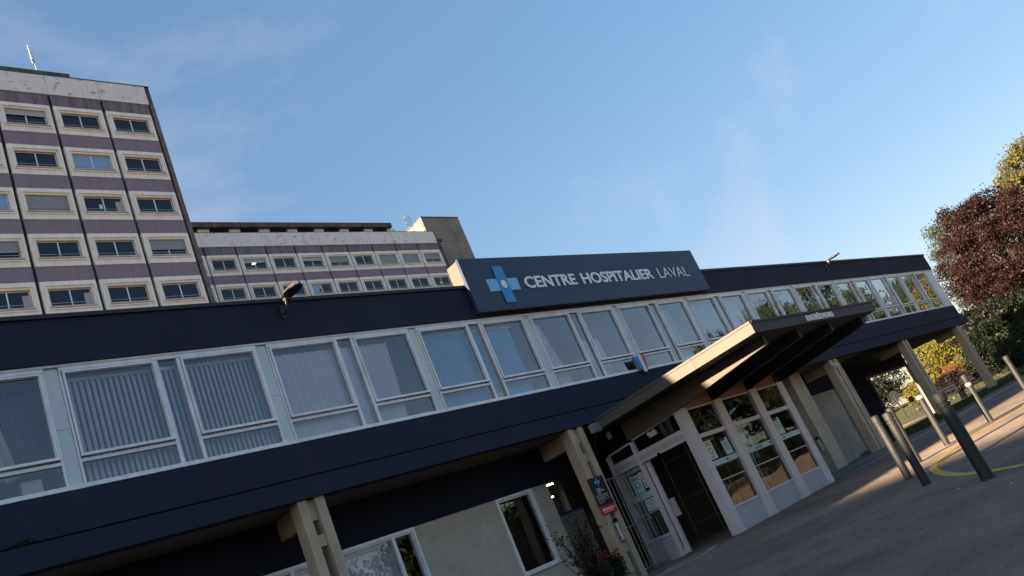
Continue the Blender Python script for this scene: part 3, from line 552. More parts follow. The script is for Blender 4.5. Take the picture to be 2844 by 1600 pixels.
# side wall with the sliding door, in the plane X = VX
def VSD(n_, y0, y1, z0, z1, mt=WHITEF, x0=VX, x1=VX + D): return B(x0, x1, y0, y1, z0, z1).build(n_, mt, vs_, bevel=0.004)
VSD('corner_return', VY + D, 10.70, VF - 0.05, 3.30); VSD('jamb', 12.075, 12.17, VF - 0.05, 3.17); VSD('jamb', 12.91, 13.0, VF - 0.05, 3.12)
VSD('header', 10.70, 12.075, 2.64, 2.70, WHITEF, VX - 0.02); VSD('header_panel', 10.70, 12.075, 2.701, 2.80, KICK, VX + 0.005); VSD('transom', 10.70, 12.075, 2.801, 2.90)
VSD('transom', 12.17, 12.91, 2.80, 2.90); VSD('header_panel', 12.17, 12.91, 2.701, 2.799, KICK, VX + 0.005); VSD('header', 12.17, 12.91, 2.65, 2.70)
MB().prism([(VX, 10.70, 3.27), (VX, 12.075, 3.185), (VX, 12.075, 3.225), (VX, 10.70, 3.31)], (D, 0, 0)).build('top_rail', WHITEF, vs_); MB().prism([(VX, 12.17, 3.155), (VX, 12.91, 3.11), (VX, 12.91, 3.15), (VX, 12.17, 3.195)], (D, 0, 0)).build('top_rail', WHITEF, vs_)
def xpane(y0, y1, z0, z1, mt=GLASSV, x=VX + 0.05): return MB().quad((x, y0, z0), (x, y1, z0), (x, y1, z1), (x, y0, z1)).build('pane', mt, vs_)
MB().quad((VX + 0.05, 10.7, 2.9), (VX + 0.05, 12.075, 2.9), (VX + 0.05, 12.075, 3.185), (VX + 0.05, 10.7, 3.27)).build('pane', GLASSV, vs_)
MB().quad((VX + 0.05, 12.17, 2.9), (VX + 0.05, 12.91, 2.9), (VX + 0.05, 12.91, 3.11), (VX + 0.05, 12.17, 3.155)).build('pane', GLASSV, vs_)
xpane(12.17, 12.91, 1.045, 2.65); VSD('bottom_rail', 12.17, 12.91, 0.985, 1.045); B(VX + 0.03, VX + 0.07, 12.17, 12.91, VF - 0.05, 0.984).build('kick_panel', KICK, vs_)
B(VX + 0.042, VX + 0.048, 12.18, 12.90, 1.905, 2.05).build('film_band', FILM, vs_); VSD('push_rail', 12.17, 12.91, 1.575, 1.60, KICK, VX + 0.03, VX + 0.07)
leaf = MB().box(VX + 0.10, VX + 0.15, 11.93, 12.06, VF, 2.63); leaf.box(VX + 0.10, VX + 0.15, 12.06, 12.93, VF, 0.62); leaf.box(VX + 0.10, VX + 0.15, 12.06, 12.93, 2.55, 2.63); leaf.box(VX + 0.10, VX + 0.15, 12.86, 12.93, 0.62, 2.55)
dl = leaf.build('sliding_leaf', WHITEF, vs_, bevel=0.004); MB().quad((VX + 0.125, 12.06, 0.62), (VX + 0.125, 12.86, 0.62), (VX + 0.125, 12.86, 2.55), (VX + 0.125, 12.06, 2.55)).build('pane', GLASSV, dl)
MB().framex(11.74, 11.89, 1.29, 1.69, 0.015, VX + 0.08, VX + 0.12).box(VX + 0.1, VX + 0.11, 11.755, 11.875, 1.305, 1.675).build('notice_holder', KICK, dl)
MB().lathe([(0.0, 0), (0.03, 0.005), (0.045, 0.03), (0.035, 0.06), (0, 0.065)], (VX - 0.04, 11.5, 2.62), 12).build('motion_sensor', BLACK, vs_, smooth=True)
INNER = mat('inner_frame_grey', (0.14, 0.135, 0.13), 0.5)
# inner side of the lobby
B(VX, VR, VY + 0.02, VB + 3.2, 0.3, VF - 0.052).build('lobby_floor', LFLOOR, vs_)
ins = MB(); xi = 17.5
for y in (10.6, 11.45, 12.3, 13.1): ins.box(xi, xi + 0.03, y, y + 0.03, VF, 3.2)
for z in (0.95, 1.58, 2.55): ins.box(xi, xi + 0.025, 10.63, 13.1, z, z + 0.025)
ins.build('inner_screen_frame', INNER, vs_)
B(xi + 0.015, xi + 0.02, 10.66, 11.4, 1.90, 2.03).build('inner_film_band', INNER, vs_); B(xi + 0.015, xi + 0.02, 11.52, 12.2, 1.90, 2.03).build('inner_film_band', INNER, vs_)
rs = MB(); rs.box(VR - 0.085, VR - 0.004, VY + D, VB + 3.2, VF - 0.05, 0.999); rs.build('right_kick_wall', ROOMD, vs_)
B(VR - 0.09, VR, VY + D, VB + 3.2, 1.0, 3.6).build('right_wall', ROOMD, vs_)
B(VX + 0.1, VR - 0.1, 12.9, 12.98, 2.75, 3.6).build('inner_bulkhead', NAVYG, vs_)
def xboard(name, y0, y1, z0, z1, mt, lab, cat, x=VX + 0.036, extra=None):
    t = thing(name, (x, (y0 + y1) / 2, z0), lab, cat); B(x, x + 0.004, y0, y1, z0, z1).build('sheet', mt, t)
    return t
def yboard(name, x0, x1, z0, z1, mt, lab, cat, y=VY + 0.03):
    t = thing(name, ((x0 + x1) / 2, y, z0), lab, cat); B(x0, x1, y, y + 0.004, z0, z1).build('sheet', mt, t); return t
def lines(t, n, z0, dz, a, b, axis, c, mt=BLACK, h=0.012):
    for k in range(n):
        z = z0 - k * dz; w = (b - a) * (0.8 if k % 2 else 1.0)
        (B(a, a + w, c - 0.0015, c, z, z + h) if axis == 'y' else B(c - 0.0015, c, b - w, b, z, z + h)).build('print_line', mt, t)
def ring(t, cx, cz, r, axis, c, mt):
    v = []; n = 20
    for rr in (r, r * 0.72):
        for k in range(n): a = 6.2832 * k / n; v.append((cx + rr * math.cos(a), c, cz + rr * math.sin(a)) if axis == 'y' else (c, cx + rr * math.cos(a), cz + rr * math.sin(a)))
    mbx = MB().add(v, [(k, (k + 1) % n, n + (k + 1) % n, n + k) for k in range(n)]); d_ = (0.0015)
    mbx.add([((p[0], p[1] + d_, p[2]) if axis == 'y' else (p[0] + d_, p[1], p[2])) for p in v], [(n + k, n + (k + 1) % n, (k + 1) % n, k) for k in range(n)]); mbx.build('print_ring', mt, t)
p1 = yboard('poster', 15.58, 15.87, 2.05, 2.47, PAPER, 'white notice with a round mask symbol on the first front pane', 'poster'); lines(p1, 3, 2.42, 0.03, 15.61, 15.84, 'y', VY + 0.03); ring(p1, 15.725, 2.24, 0.075, 'y', VY + 0.0285, BLACK); lines(p1, 2, 2.11, 0.028, 15.65, 15.80, 'y', VY + 0.03)
p2 = yboard('poster', 16.23, 16.52, 2.045, 2.42, GPAPER, 'pale poster with a dark corner flag on the first front pane', 'poster'); B(16.23, 16.42, VY + 0.0275, VY + 0.0295, 2.36, 2.42).build('corner_flag', NAVY2, p2); lines(p2, 4, 2.30, 0.05, 16.28, 16.47, 'y', VY + 0.03)
p3 = yboard('poster', 18.72, 19.02, 2.04, 2.46, GPAPER, 'pale poster with a dark corner flag on the third front pane', 'poster'); B(18.72, 18.92, VY + 0.0275, VY + 0.0295, 2.39, 2.46).build('corner_flag', NAVY2, p3); lines(p3, 4, 2.33, 0.05, 18.78, 18.97, 'y', VY + 0.03)
p4 = xboard('poster', 12.33, 12.62, 2.06, 2.47, GPAPER, 'pale green notice with a round mask symbol on the side door glass', 'poster'); lines(p4, 3, 2.42, 0.03, 12.36, 12.59, 'x', VX + 0.036); ring(p4, 12.47, 2.25, 0.075, 'x', VX + 0.0345, BLUE1)
p5 = xboard('poster', 12.18, 12.31, 2.25, 2.49, PAPER, 'small white access sticker above the round one on the side glass', 'sticker', VX + 0.030); lines(p5, 3, 2.36, 0.03, 12.2, 12.29, 'x', VX + 0.030); ring(p5, 12.265, 2.44, 0.028, 'x', VX + 0.0285, BLACK); ring(p5, 12.215, 2.44, 0.028, 'x', VX + 0.0285, BLACK)
p6 = thing('sticker', (VX + 0.03, 12.23, 2.14), 'round white sticker on the side door glass', 'sticker'); MB().tube((VX + 0.028, 12.235, 2.175), (VX + 0.033, 12.235, 2.175), 0.062, n=20).build('disc', PAPER, p6); B(VX + 0.026, VX + 0.0275, 12.22, 12.25, 2.14, 2.21).build('symbol', BLACK, p6)
p7 = xboard('notice', 12.17, 12.50, 1.62, 1.88, GPAPER, 'pale green paper announcing no visits after evening on the side glass', 'notice')
for k, s_ in enumerate(('Plus de visite', 'après', '19h30')):
    w_ = (0.24, 0.10, 0.11)[k]; text_fit(s_, (VX + 0.0355, 12.335 + w_ / 2, 1.80 - k * 0.07), (0, -1, 0), UZ, w_, 0.035, 0.0015).build('lettering', BLACK, p7)
# lobby furniture seen through the glass
ac = thing('hanging_sign', (17.7, 11.6, 2.85), 'dark hanging sign reading ACCUEIL inside the lobby', 'sign'); B(17.2, 18.25, 11.6, 11.63, 2.80, 3.05).build('board', NAVY2, ac); text_fit('ACCUEIL', (17.42, 11.599, 2.87), UX, UZ, 0.55, 0.11, 0.002).build('lettering', WLET, ac)
fx = thing('fire_extinguisher', (15.72, 10.64, VF), 'red fire extinguisher on a stand behind the first front pane', 'extinguisher')
MB().lathe([(0.075, 0), (0.08, 0.02), (0.08, 0.45), (0.05, 0.52), (0.025, 0.54), (0.025, 0.58)], (15.72, 10.66, 1.02), 14).build('cylinder', REDX, fx, smooth=True); B(15.68, 15.78, 10.63, 10.69, 1.60, 1.64).build('handle', BLACK, fx); MB().tube((15.72, 10.66, VF - 0.05), (15.72, 10.66, 1.02), 0.03).build('stand', METAL, fx)
def wick(name, x, y, lab, mt=WICK, red=False):
    t = thing(name, (x, y, VF), lab, 'chair'); B(x, x + 0.5, y, y + 0.5, 0.88, 0.97).build('seat', mt, t); B(x, x + 0.5, y + 0.44, y + 0.5, 0.97, 1.35).build('backrest', mt, t)
    for a in (0.02, 0.44):
        for b in (0.02, 0.44): B(x + a, x + a + 0.04, y + b, y + b + 0.04, VF - 0.05, 0.88).build('leg', mt, t)
wick('wicker_chair', 16.08, 10.58, 'brown wicker chair behind the first front pane'); wick('red_chair', 17.75, 10.62, 'red chair behind the middle front pane', REDX)
rk = thing('leaflet_rack', (17.2, 10.75, VF), 'red leaflet rack behind the middle front pane', 'rack'); B(17.02, 17.36, 10.80, 10.84, VF - 0.05, 1.95).build('back_panel', WICK, rk)
for k, z_ in enumerate((1.12, 1.42, 1.72)): B(17.04, 17.34, 10.72, 10.799, z_, z_ + 0.17).build('leaflet_tray', (REDX, PAPER, REDX)[k], rk)
ct = thing('reception_counter', (18.9, 12.2, VF), 'pale wooden counter behind the third front pane', 'counter'); B(18.5, 19.8, 11.9, 12.4, VF - 0.05, 1.45).build('counter_front', BOX, ct); B(18.45, 19.85, 11.85, 12.45, 1.452, 1.50).build('counter_top', WHITEF, ct)
wb = thing('display_board', (17.75, 10.9, VF), 'white display board behind the middle front pane', 'board'); B(17.72, 18.18, 10.92, 10.95, 1.75, 2.42).build('board', GPAPER, wb); MB().tube((17.95, 10.97, VF - 0.05), (17.95, 10.97, 2.3), 0.02).build('stand', METAL, wb)

# ------------------------------------------------------------------ small fittings round the entrance
bxl = thing('alarm_box', (15.26, 12.5, 3.45), 'small ivory alarm box on the canopy beam above the side door', 'box'); B(15.22, 15.278, 12.46, 12.57, 3.45, 3.62).build('case', IVORY, bxl, bevel=0.006); MB().tube((15.24, 12.49, 3.42), (15.24, 12.49, 3.45), 0.015).build('nozzle', DMETAL, bxl)
eml = thing('emergency_light', (15.35, 11.4, 3.1), 'twin-lens ivory emergency light above the open sliding door', 'lamp'); B(15.30, 15.358, 11.29, 11.52, 3.05, 3.15).build('case', IVORY, eml, bevel=0.008); 
for y in (11.33, 11.48): MB().tube((15.27, y, 3.13), (15.33, y, 3.15), 0.045, n=12).build('lens', SHW, eml)
us = thing('wall_sign', (13.75, 12.13, 1.9), 'dark hospital sign with a red URGENCES panel on the twin column', 'sign')
B(13.50, 13.99, 12.125, 12.15, 2.075, 2.70).build('dark_panel', NAVY2, us); B(13.505, 14.0, 12.12, 12.15, 1.90, 2.072).build('red_panel', RED, us)
B(13.67, 13.83, 12.121, 12.124, 2.565, 2.61).build('cross_bar', BLUE2, us); B(13.725, 13.775, 12.118, 12.1205, 2.50, 2.67).build('cross_upright', BLUE1, us)
text_fit('URGENCES', (13.545, 12.119, 1.965), UX, UZ, 0.36, 0.06, 0.002, 0.01).build('lettering', WLET, us)['label'] = 'white letters URGENCES'
text_fit('>', (13.935, 12.119, 1.965), UX, UZ, 0.03, 0.06, 0.002, 0.01).build('lettering', WLET, us); B(13.56, 13.88, 12.118, 12.1195, 1.935, 1.943).build('print_line', WLET, us)
for k, (s_, w_) in enumerate((('CENTRE', 0.15), ('HOSPITALIER', 0.235), ('LAVAL', 0.10))): text_fit(s_, (13.63, 12.124, 2.425 - k * 0.045), UX, UZ, w_, 0.030, 0.002, 0.01 if k < 2 else 0).build('lettering', WLET, us)
for z, w_ in ((2.305, 0.42), (2.205, 0.42)): B(13.53, 13.53 + w_, 12.123, 12.1245, z, z + 0.006).build('print_line', WLET, us)
for z, w_ in ((2.275, 0.36), (2.25, 0.38), (2.232, 0.22), (2.165, 0.2), (2.14, 0.14)): B(13.56, 13.56 + w_, 12.123, 12.1245, z, z + 0.009).build('print_line', KICK, us)
def ashbin(p, axis, lab):
    t = thing('ash_bin', p, lab, 'ash bin', 'wall ash bins'); x, y, z = p
    MB().lathe([(0.038, 0), (0.042, 0.01), (0.042, 0.37), (0.036, 0.38)], (x, y, z), 14).build('tube', METAL, t, smooth=False); MB().lathe([(0.05, 0.40), (0.056, 0.42), (0.05, 0.46), (0.02, 0.485), (0.0, 0.487)], (x, y, z), 14).build('hood', BLACK, t, smooth=True)
    for dz in (0.05, 0.3):
        (B(x - 0.02, x + 0.02, y + 0.03, y + 0.085, z + dz, z + dz + 0.03) if axis == 'y' else B(x + 0.03, x + 0.085, y - 0.02, y + 0.02, z + dz, z + dz + 0.03)).build('bracket', DMETAL, t)
ashbin((13.74, 12.085, 1.29), 'y', 'steel tube ash bin on the twin column below the red sign panel')
ashbin((25.06, 12.95, 1.28), 'x', 'steel tube ash bin on the concrete pier right of the entrance')
gr = thing('metal_grille', (15.0, 13.0, 0.6), 'upright steel bar grille between the column and the side door', 'grille')
gz = g(15, 13)
for k in range(6): x = 14.55 + 0.145 * k; MB().tube((x, 12.98, gz + 0.05), (x, 12.98, 2.66), 0.014, n=6).build('bar', METAL, gr)
for z in (gz + 0.06, 1.50, 2.65): B(14.52, 15.32, 12.965, 12.995, z - 0.014, z + 0.014).build('rail', METAL, gr)
for k in range(4): y = 12.45 + 0.14 * k; MB().tube((15.28, y + 0.02, gz + 0.05), (15.28, y + 0.02, 2.64), 0.013, n=6).build('bar', METAL, gr)
for z in (gz + 0.06, 1.50, 2.64): B(15.27, 15.292, 12.42, 12.96, z - 0.012, z + 0.012).build('rail', METAL, gr)

# ------------------------------------------------------------------ bollards
bp = []
for k, (x, y, bd, lab) in enumerate(((14.12, 6.18, 0, 'grey bollard in front, leftmost of the row near the entrance'), (12.47, 5.27, 0, 'grey bollard close beside the leftmost one, standing nearer'), (16.42, 6.85, 0, 'slim-looking grey bollard just behind the two left bollards'), (18.14, 6.87, 1, 'grey bollard with a white band at its very top'), (10.90, 3.92, 0, 'nearest and widest dark grey bollard beside the yellow line'), (20.10, 6.53, 2, 'grey bollard with a white band below its collar'), (23.45, 6.50, 0, 'grey bollard cut off by the right edge of the picture'))):
    z = g(x, y); t = thing('bollard', (x, y, z), lab, 'bollard', 'grey steel bollards in front of the entrance')
    F = 1.08 if k == 4 else 0.88
    Lf = lambda pr: MB().lathe([(q[0] * F, q[1]) for q in pr], (x, y, z), 24)
    Lf([(0.082, -0.03), (0.082, 0.012), (0.072, 0.02), (0.072, 0.93), (0.066, 0.94), (0.066, 0.955)]).build('post', BOLL, t, smooth=False)
    Lf([(0.067, 0.955), (0.080, 0.96), (0.080, 0.985), (0.067, 0.99), (0.062, 1.005)]).build('collar', BOLL, t)
    Lf([(0.062, 1.005), (0.078, 1.01), (0.079, 1.09), (0.07, 1.115), (0.045, 1.125), (0.0, 1.128)]).build('cap', BOLL, t)
    if bd == 1: Lf([(0.0805, 1.03), (0.0815, 1.032), (0.0815, 1.10), (0.0805, 1.102)]).build('reflective_band', BAND, t)
    if bd == 2: Lf([(0.0735, 0.86), (0.0745, 0.862), (0.0745, 0.925), (0.0735, 0.927)]).build('reflective_band', BAND, t)

# ------------------------------------------------------------------ tower and rear wing (same panel system)
BAYW, STO = 3.12, 3.117
def panel_set(bw):
    hw = bw / 2 - 0.105
    # cream panel with a raised moulding round a recessed window; local origin: panel bottom centre, front plane y = 0
    s = MB(); ow, oz0, oz1 = 1.13, 0.55, 1.70
    s.box(-hw, -ow, 0, 0.25, 0, 2.14); s.box(ow, hw, 0, 0.25, 0, 2.14); s.box(-ow, ow, 0, 0.25, 0, oz0); s.box(-ow, ow, 0, 0.25, oz1, 2.14)
    surround = s.mesh('window', TCREAM)
    s = MB().frame(-ow - 0.17, ow + 0.17, oz0 - 0.20, oz1 + 0.18, 0.06, -0.085, -0.002); moulding = s.mesh('moulding', TCREAM)
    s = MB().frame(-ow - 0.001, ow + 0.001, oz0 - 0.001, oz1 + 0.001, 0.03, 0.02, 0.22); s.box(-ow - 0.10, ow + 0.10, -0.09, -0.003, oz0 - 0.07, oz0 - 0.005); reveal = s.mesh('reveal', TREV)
    s = MB().frame(-ow + 0.03, ow - 0.03, oz0 + 0.03, oz1 - 0.03, 0.045, 0.14, 0.19); s.box(-0.035, 0.035, 0.13, 0.19, oz0 + 0.07, oz1 - 0.07); frm = s.mesh('window_frame', ALU)
    pn = [MB().quad((a, 0.17, oz0 + 0.07), (b, 0.17, oz0 + 0.07), (b, 0.17, oz1 - 0.07), (a, 0.17, oz1 - 0.07)).mesh('pane', TGLASS) for a, b in ((-ow + 0.07, -0.035), (0.035, ow - 0.07))]
    s = MB(); 
    for z in (oz0 + 0.06, oz0 + 0.22): s.box(-ow + 0.04, ow - 0.04, 0.03, 0.05, z, z + 0.022)
    for x in (-ow * 0.5, 0, ow * 0.5): s.box(x - 0.012, x + 0.012, 0.03, 0.05, oz0 - 0.0, oz0 + 0.06)
    rail = s.mesh('guard_rail', METAL)
    sp = B(-hw - 0.02, hw + 0.02, 0.03, 0.25, 0.0, STO - 2.14 - 0.05).mesh('spandrel_panel', PURPLE)
    return dict(surround=surround, moulding=moulding, reveal=reveal, frame=frm, panes=pn, rail=rail, sp=sp, ow=ow, oz0=oz0, oz1=oz1, hw=hw)
PS = panel_set(BAYW)
def win(bld, x, y, z, kind=''):
    w = inst('window', PS['surround'], bld, (x, y, z)); ow, z0, z1 = PS['ow'], PS['oz0'], PS['oz1']
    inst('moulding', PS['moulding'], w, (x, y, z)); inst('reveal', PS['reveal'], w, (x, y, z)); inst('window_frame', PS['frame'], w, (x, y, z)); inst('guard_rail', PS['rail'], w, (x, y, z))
    for pm in PS['panes']: inst('pane', pm, w, (x, y, z))
    if 'G' in kind: 
        o = B(x - ow + 0.03, x + ow - 0.03, y + 0.09, y + 0.11, z + z0 + 0.10, z + z1 - 0.03); ORGW = o.build('roller_shutter', SHUT, w)
    if 'H' in kind: B(x - ow + 0.03, x + ow - 0.03, y + 0.09, y + 0.11, z + z0 + 0.42, z + z1 - 0.03).build('roller_shutter', SHUT, w)
    if 'Q' in kind: B(x - ow + 0.03, x + ow - 0.03, y + 0.09, y + 0.11, z + z0 + 0.72, z + z1 - 0.03).build('roller_shutter', SHUTP, w)
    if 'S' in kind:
        for a, b in ((-ow + 0.075, -0.04), (0.04, ow - 0.075)): B(x + a, x + b, y + 0.155, y + 0.16, z + z0 + 0.075, z + z1 - 0.075).build('sky_reflection_sheet', SKYP, w)  # flat blue sheets over the panes imitate reflected sky
    if 's' in kind: B(x - ow + 0.075, x - 0.04, y + 0.155, y + 0.16, z + z0 + 0.075, z + z1 - 0.075).build('sky_reflection_sheet', SKYP, w)
    if 'P' in kind: B(x - 0.28, x - 0.10, y + 0.155, y + 0.16, z + z0 + 0.30, z + z0 + 0.62).build('paper_sheet', PAPER, w)
    if 'C' in kind: B(x + ow - 0.42, x + ow - 0.08, y + 0.155, y + 0.16, z + z0 + 0.08, z + z1 - 0.3).build('pale_curtain', SHUTP, w)
    if 'L' in kind:
        B(x - 0.25, x + 0.12, y + 0.15, y + 0.155, z + z1 - 0.45, z + z1 - 0.36).build('lit_lamp', WARM, w); B(x - 0.30, x + 0.02, y + 0.15, y + 0.155, z + z1 - 0.56, z + z1 - 0.50).build('lit_lamp', WARM, w)
TY, TXR = 44.0, 23.68
tw = thing('tower_block', (10, 46, 0), 'tall hospital tower with purple bands and cream framed windows at left', 'building')
B(-4.0, 23.98, TY + 0.26, TY + 14, 0.5, 40.70).build('core', TDARK, tw)
ZB1 = 36.2
NC, NR = 8, 7
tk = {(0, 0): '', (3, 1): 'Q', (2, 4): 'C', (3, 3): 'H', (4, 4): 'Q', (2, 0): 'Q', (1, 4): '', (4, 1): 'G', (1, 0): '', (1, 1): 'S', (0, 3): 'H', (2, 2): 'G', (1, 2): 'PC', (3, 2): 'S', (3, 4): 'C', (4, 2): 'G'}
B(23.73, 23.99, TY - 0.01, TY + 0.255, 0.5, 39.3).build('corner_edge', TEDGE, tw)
B(23.70, 23.99, TY + 0.02, TY + 0.255, 39.31, 40.70).build('corner_edge', ROOFD, tw)
for c in range(NC):
    x = TXR - BAYW / 2 - BAYW * c
    for r in range(NR):
        z = ZB1 - STO * r; win(tw, x, TY, z, tk.get((c, r), '')); inst('spandrel_panel', PS['sp'], tw, (x, TY, z - (STO - 2.14) + 0.025))
    B(x - PS['hw'] - 0.02, x + PS['hw'] + 0.02, TY + 0.03, TY + 0.25, ZB1 + 2.165, 39.18).build('stained_spandrel_panel', PURPLED, tw)
    B(x - BAYW / 2 + 0.012, x + BAYW / 2 - 0.012, TY - 0.03, TY + 0.25, 39.22, 40.72).build('attic_panel', PEEL, tw)
B(-4.0, TXR - BAYW * NC, TY, TY + 0.25, 0.5, 40.7).build('plain_wall', TCREAM, tw)
B(-4.0, 24.0, TY - 0.05, TY + 0.26, 40.722, 40.80).build('coping', ROOFD, tw)
B(-4.0, 19.25, TY + 0.5, TY + 13, 41.2, 41.56).build('roof_slab', ROOFD, tw); B(18.6, 19.15, TY + 0.35, TY + 0.7, 40.81, 41.19).build('roof_vent', DMETAL, tw)
for k in range(4): x = 16 - k * 5; B(x - 0.7, x + 0.7, TY + 1.3, TY + 1.6, 40.70, 41.19).build('roof_prop', CONCG, tw)
an = thing('antenna', (17.7, 45.5, 41.56), 'thin white twin-rod antenna on the tower roof', 'antenna')
MB().tube((17.75, 45.5, 41.56), (17.72, 45.5, 43.3), 0.04, n=6).build('mast', METAL, an); MB().tube((17.60, 45.5, 43.0), (17.56, 45.5, 44.5), 0.028, n=6).build('rod', WHITEF, an); MB().tube((17.72, 45.5, 43.2), (17.70, 45.5, 44.35), 0.026, n=6).build('rod', WHITEF, an); B(17.55, 17.76, 45.47, 45.53, 43.2, 43.28).build('cross_arm', METAL, an)

WY = 62.0; WX0 = 34.2; WB = 3.08
wg = thing('rear_wing', (48, 64, 0), 'rear hospital wing with purple bands seen above the front block', 'building')
B(24.2, 61.6, WY + 0.26, WY + 12, 0.5, 40.2).build('core', TDARK, wg)
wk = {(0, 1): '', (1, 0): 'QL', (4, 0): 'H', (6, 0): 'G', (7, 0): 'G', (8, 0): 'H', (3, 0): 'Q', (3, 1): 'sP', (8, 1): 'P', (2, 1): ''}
for c in range(-4, 9):
    x = WX0 + WB / 2 + WB * c
    for r in range(3):
        z = 35.75 - 3.03 * r
        if c >= -1: win(wg, x, WY, z, wk.get((c, r), ''))
        inst('spandrel_panel', PS['sp'], wg, (x, WY, z - 0.92))
    B(x - 1.46, x + 1.46, WY + 0.03, WY + 0.25, 37.92, 38.74).build('stained_spandrel_panel', PURPLED, wg)
    B(x - WB / 2 + 0.012, x + WB / 2 - 0.012, WY - 0.03, WY + 0.25, 38.78, 40.28).build('attic_panel', PEEL, wg)
B(61.93, 62.1, WY - 0.02, WY + 0.25, 26, 40.25).build('end_edge', TEDGE, wg); B(24.2, 62.0, WY - 0.04, WY + 0.26, 40.282, 40.34).build('coping', ROOFD, wg)
B(24.2, 56.6, WY + 0.15, WY + 10, 41.06, 41.58).build('roof_slab', ROOFD, wg); B(24.2, 56.2, WY + 1.6, WY + 9, 40.25, 41.059).build('roof_recess', TEDGE, wg)
for k in range(11): x = WX0 + 0.9 + (k - 3) * WB; B(x - 0.55, x + 0.55, WY + 0.6, WY + 1.0, 40.342, 41.058).build('roof_prop', TCREAM, wg)
B(62.14, 62.3, WY - 0.05, WY + 0.2, 26, 39.2).build('downpipe', DMETAL, wg); B(62.0, 62.7, WY - 0.1, WY + 0.3, 39.0, 39.3).build('hopper', DMETAL, wg)
st = thing('stair_tower', (65.4, 65, 0), 'plain concrete stair tower with one sunlit side rising behind the sign', 'building')
B(62.5, 68.35, 63.5, 66.5, 0.5, 43.2).build('shaft', STAIRC, st); B(62.45, 68.4, 63.45, 66.55, 43.202, 43.32).build('coping', ROOFD, st)
for z in (30.5, 33.6, 36.7, 39.8): B(62.49, 68.36, 63.485, 63.499, z, z + 0.05).build('lift_joint', TEDGE, st)
ld = thing('roof_ladder', (60.6, 64, 40.3), 'caged metal roof ladder beside the stair tower', 'ladder')
for x in (60.3, 60.75): MB().tube((x, 64.0, 40.3), (x, 64.0, 43.4), 0.022, n=6).build('stile', DMETAL, ld)
for k in range(9): MB().tube((60.3, 64, 40.5 + k * 0.33), (60.75, 64, 40.5 + k * 0.33), 0.02, n=5).build('rung', DMETAL, ld)
for k in range(4):
    z = 41.2 + k * 0.7; P = [(60.52 - 0.36 * math.cos(a), 64 - 0.7 * math.sin(a), z) for a in [math.pi * j / 8 for j in range(9)]]; h = MB()
    for p, q in zip(P, P[1:]): h.tube(p, q, 0.022, n=5)
    h.build('cage_hoop', DMETAL, ld)
for a in (0.8, 1.57, 2.3): MB().tube((60.52 - 0.36 * math.cos(a), 64 - 0.7 * math.sin(a), 41.2), (60.52 - 0.36 * math.cos(a), 64 - 0.7 * math.sin(a), 43.3), 0.018, n=5).build('cage_strap', DMETAL, ld)

# unseen block added west of the forecourt (out of frame), sized to shade it
nb = thing('unseen_shade_block', (-52, -4, 0), 'unseen block added west of the forecourt to shade it, outside the picture', 'building')
B(-60, -45, 3, 17.0, -1, 13.45).build('wall', CONCG, nb); B(-60.2, -44.8, 2.8, 17.2, 13.45, 13.6).build('coping', ROOFD, nb)
for k in range(3): B(-45.0, -44.95, 4 + k * 4, 6.4 + k * 4, 4.5, 6.3).build('window', TGLASS, nb)

# ------------------------------------------------------------------ vegetation
def leaves(pts, size, up=0.2, aspect=0.62, droop=0.0):
    n = len(pts); a = rng.normal(size=(n, 3)); a[:, 2] -= droop; a /= np.linalg.norm(a, axis=1)[:, None]
    b = rng.normal(size=(n, 3)); b -= a * (a * b).sum(1)[:, None]; b /= np.linalg.norm(b, axis=1)[:, None]
    s = size * rng.uniform(0.6, 1.3, n)[:, None]; a = a * s; b = b * s * aspect * 0.5; p = np.asarray(pts)
    v = np.stack([p - a * .5, p + b, p + a * .5, p - b], 1).reshape(-1, 3); return v
def quads_obj(name, v, mt, parent):
    o_ = np.array(ORG[parent.name]); n = len(v) // 4; me = bpy.data.meshes.new(name)
    me.vertices.add(len(v)); me.vertices.foreach_set('co', (v - o_).astype('f').ravel()); me.loops.add(4 * n); me.loops.foreach_set('vertex_index', np.arange(4 * n, dtype='i'))
    me.polygons.add(n); me.polygons.foreach_set('loop_start', np.arange(0, 4 * n, 4, dtype='i')); me.polygons.foreach_set('loop_total', np.full(n, 4, 'i')); me.materials.append(mt); me.update(calc_edges=True)
    ob = bpy.data.objects.new(name, me); COL.objects.link(ob); ob.parent = parent; ORG[ob.name] = ORG[parent.name]; return ob
def limb(mb, p, q, r0, r1, wob=0.15, k=4):
    p = Vector(p); q = Vector(q); prev = p
    for i in range(1, k + 1):
        t = i / k; c = p.lerp(q, t) + Vector(rng.normal(0, wob * (1 - t * 0.5), 3)) * (1 if i < k else 0); mb.tube(prev, c, r0 + (r1 - r0) * (i - 1) / k, r0 + (r1 - r0) * t, 7, False); prev = c
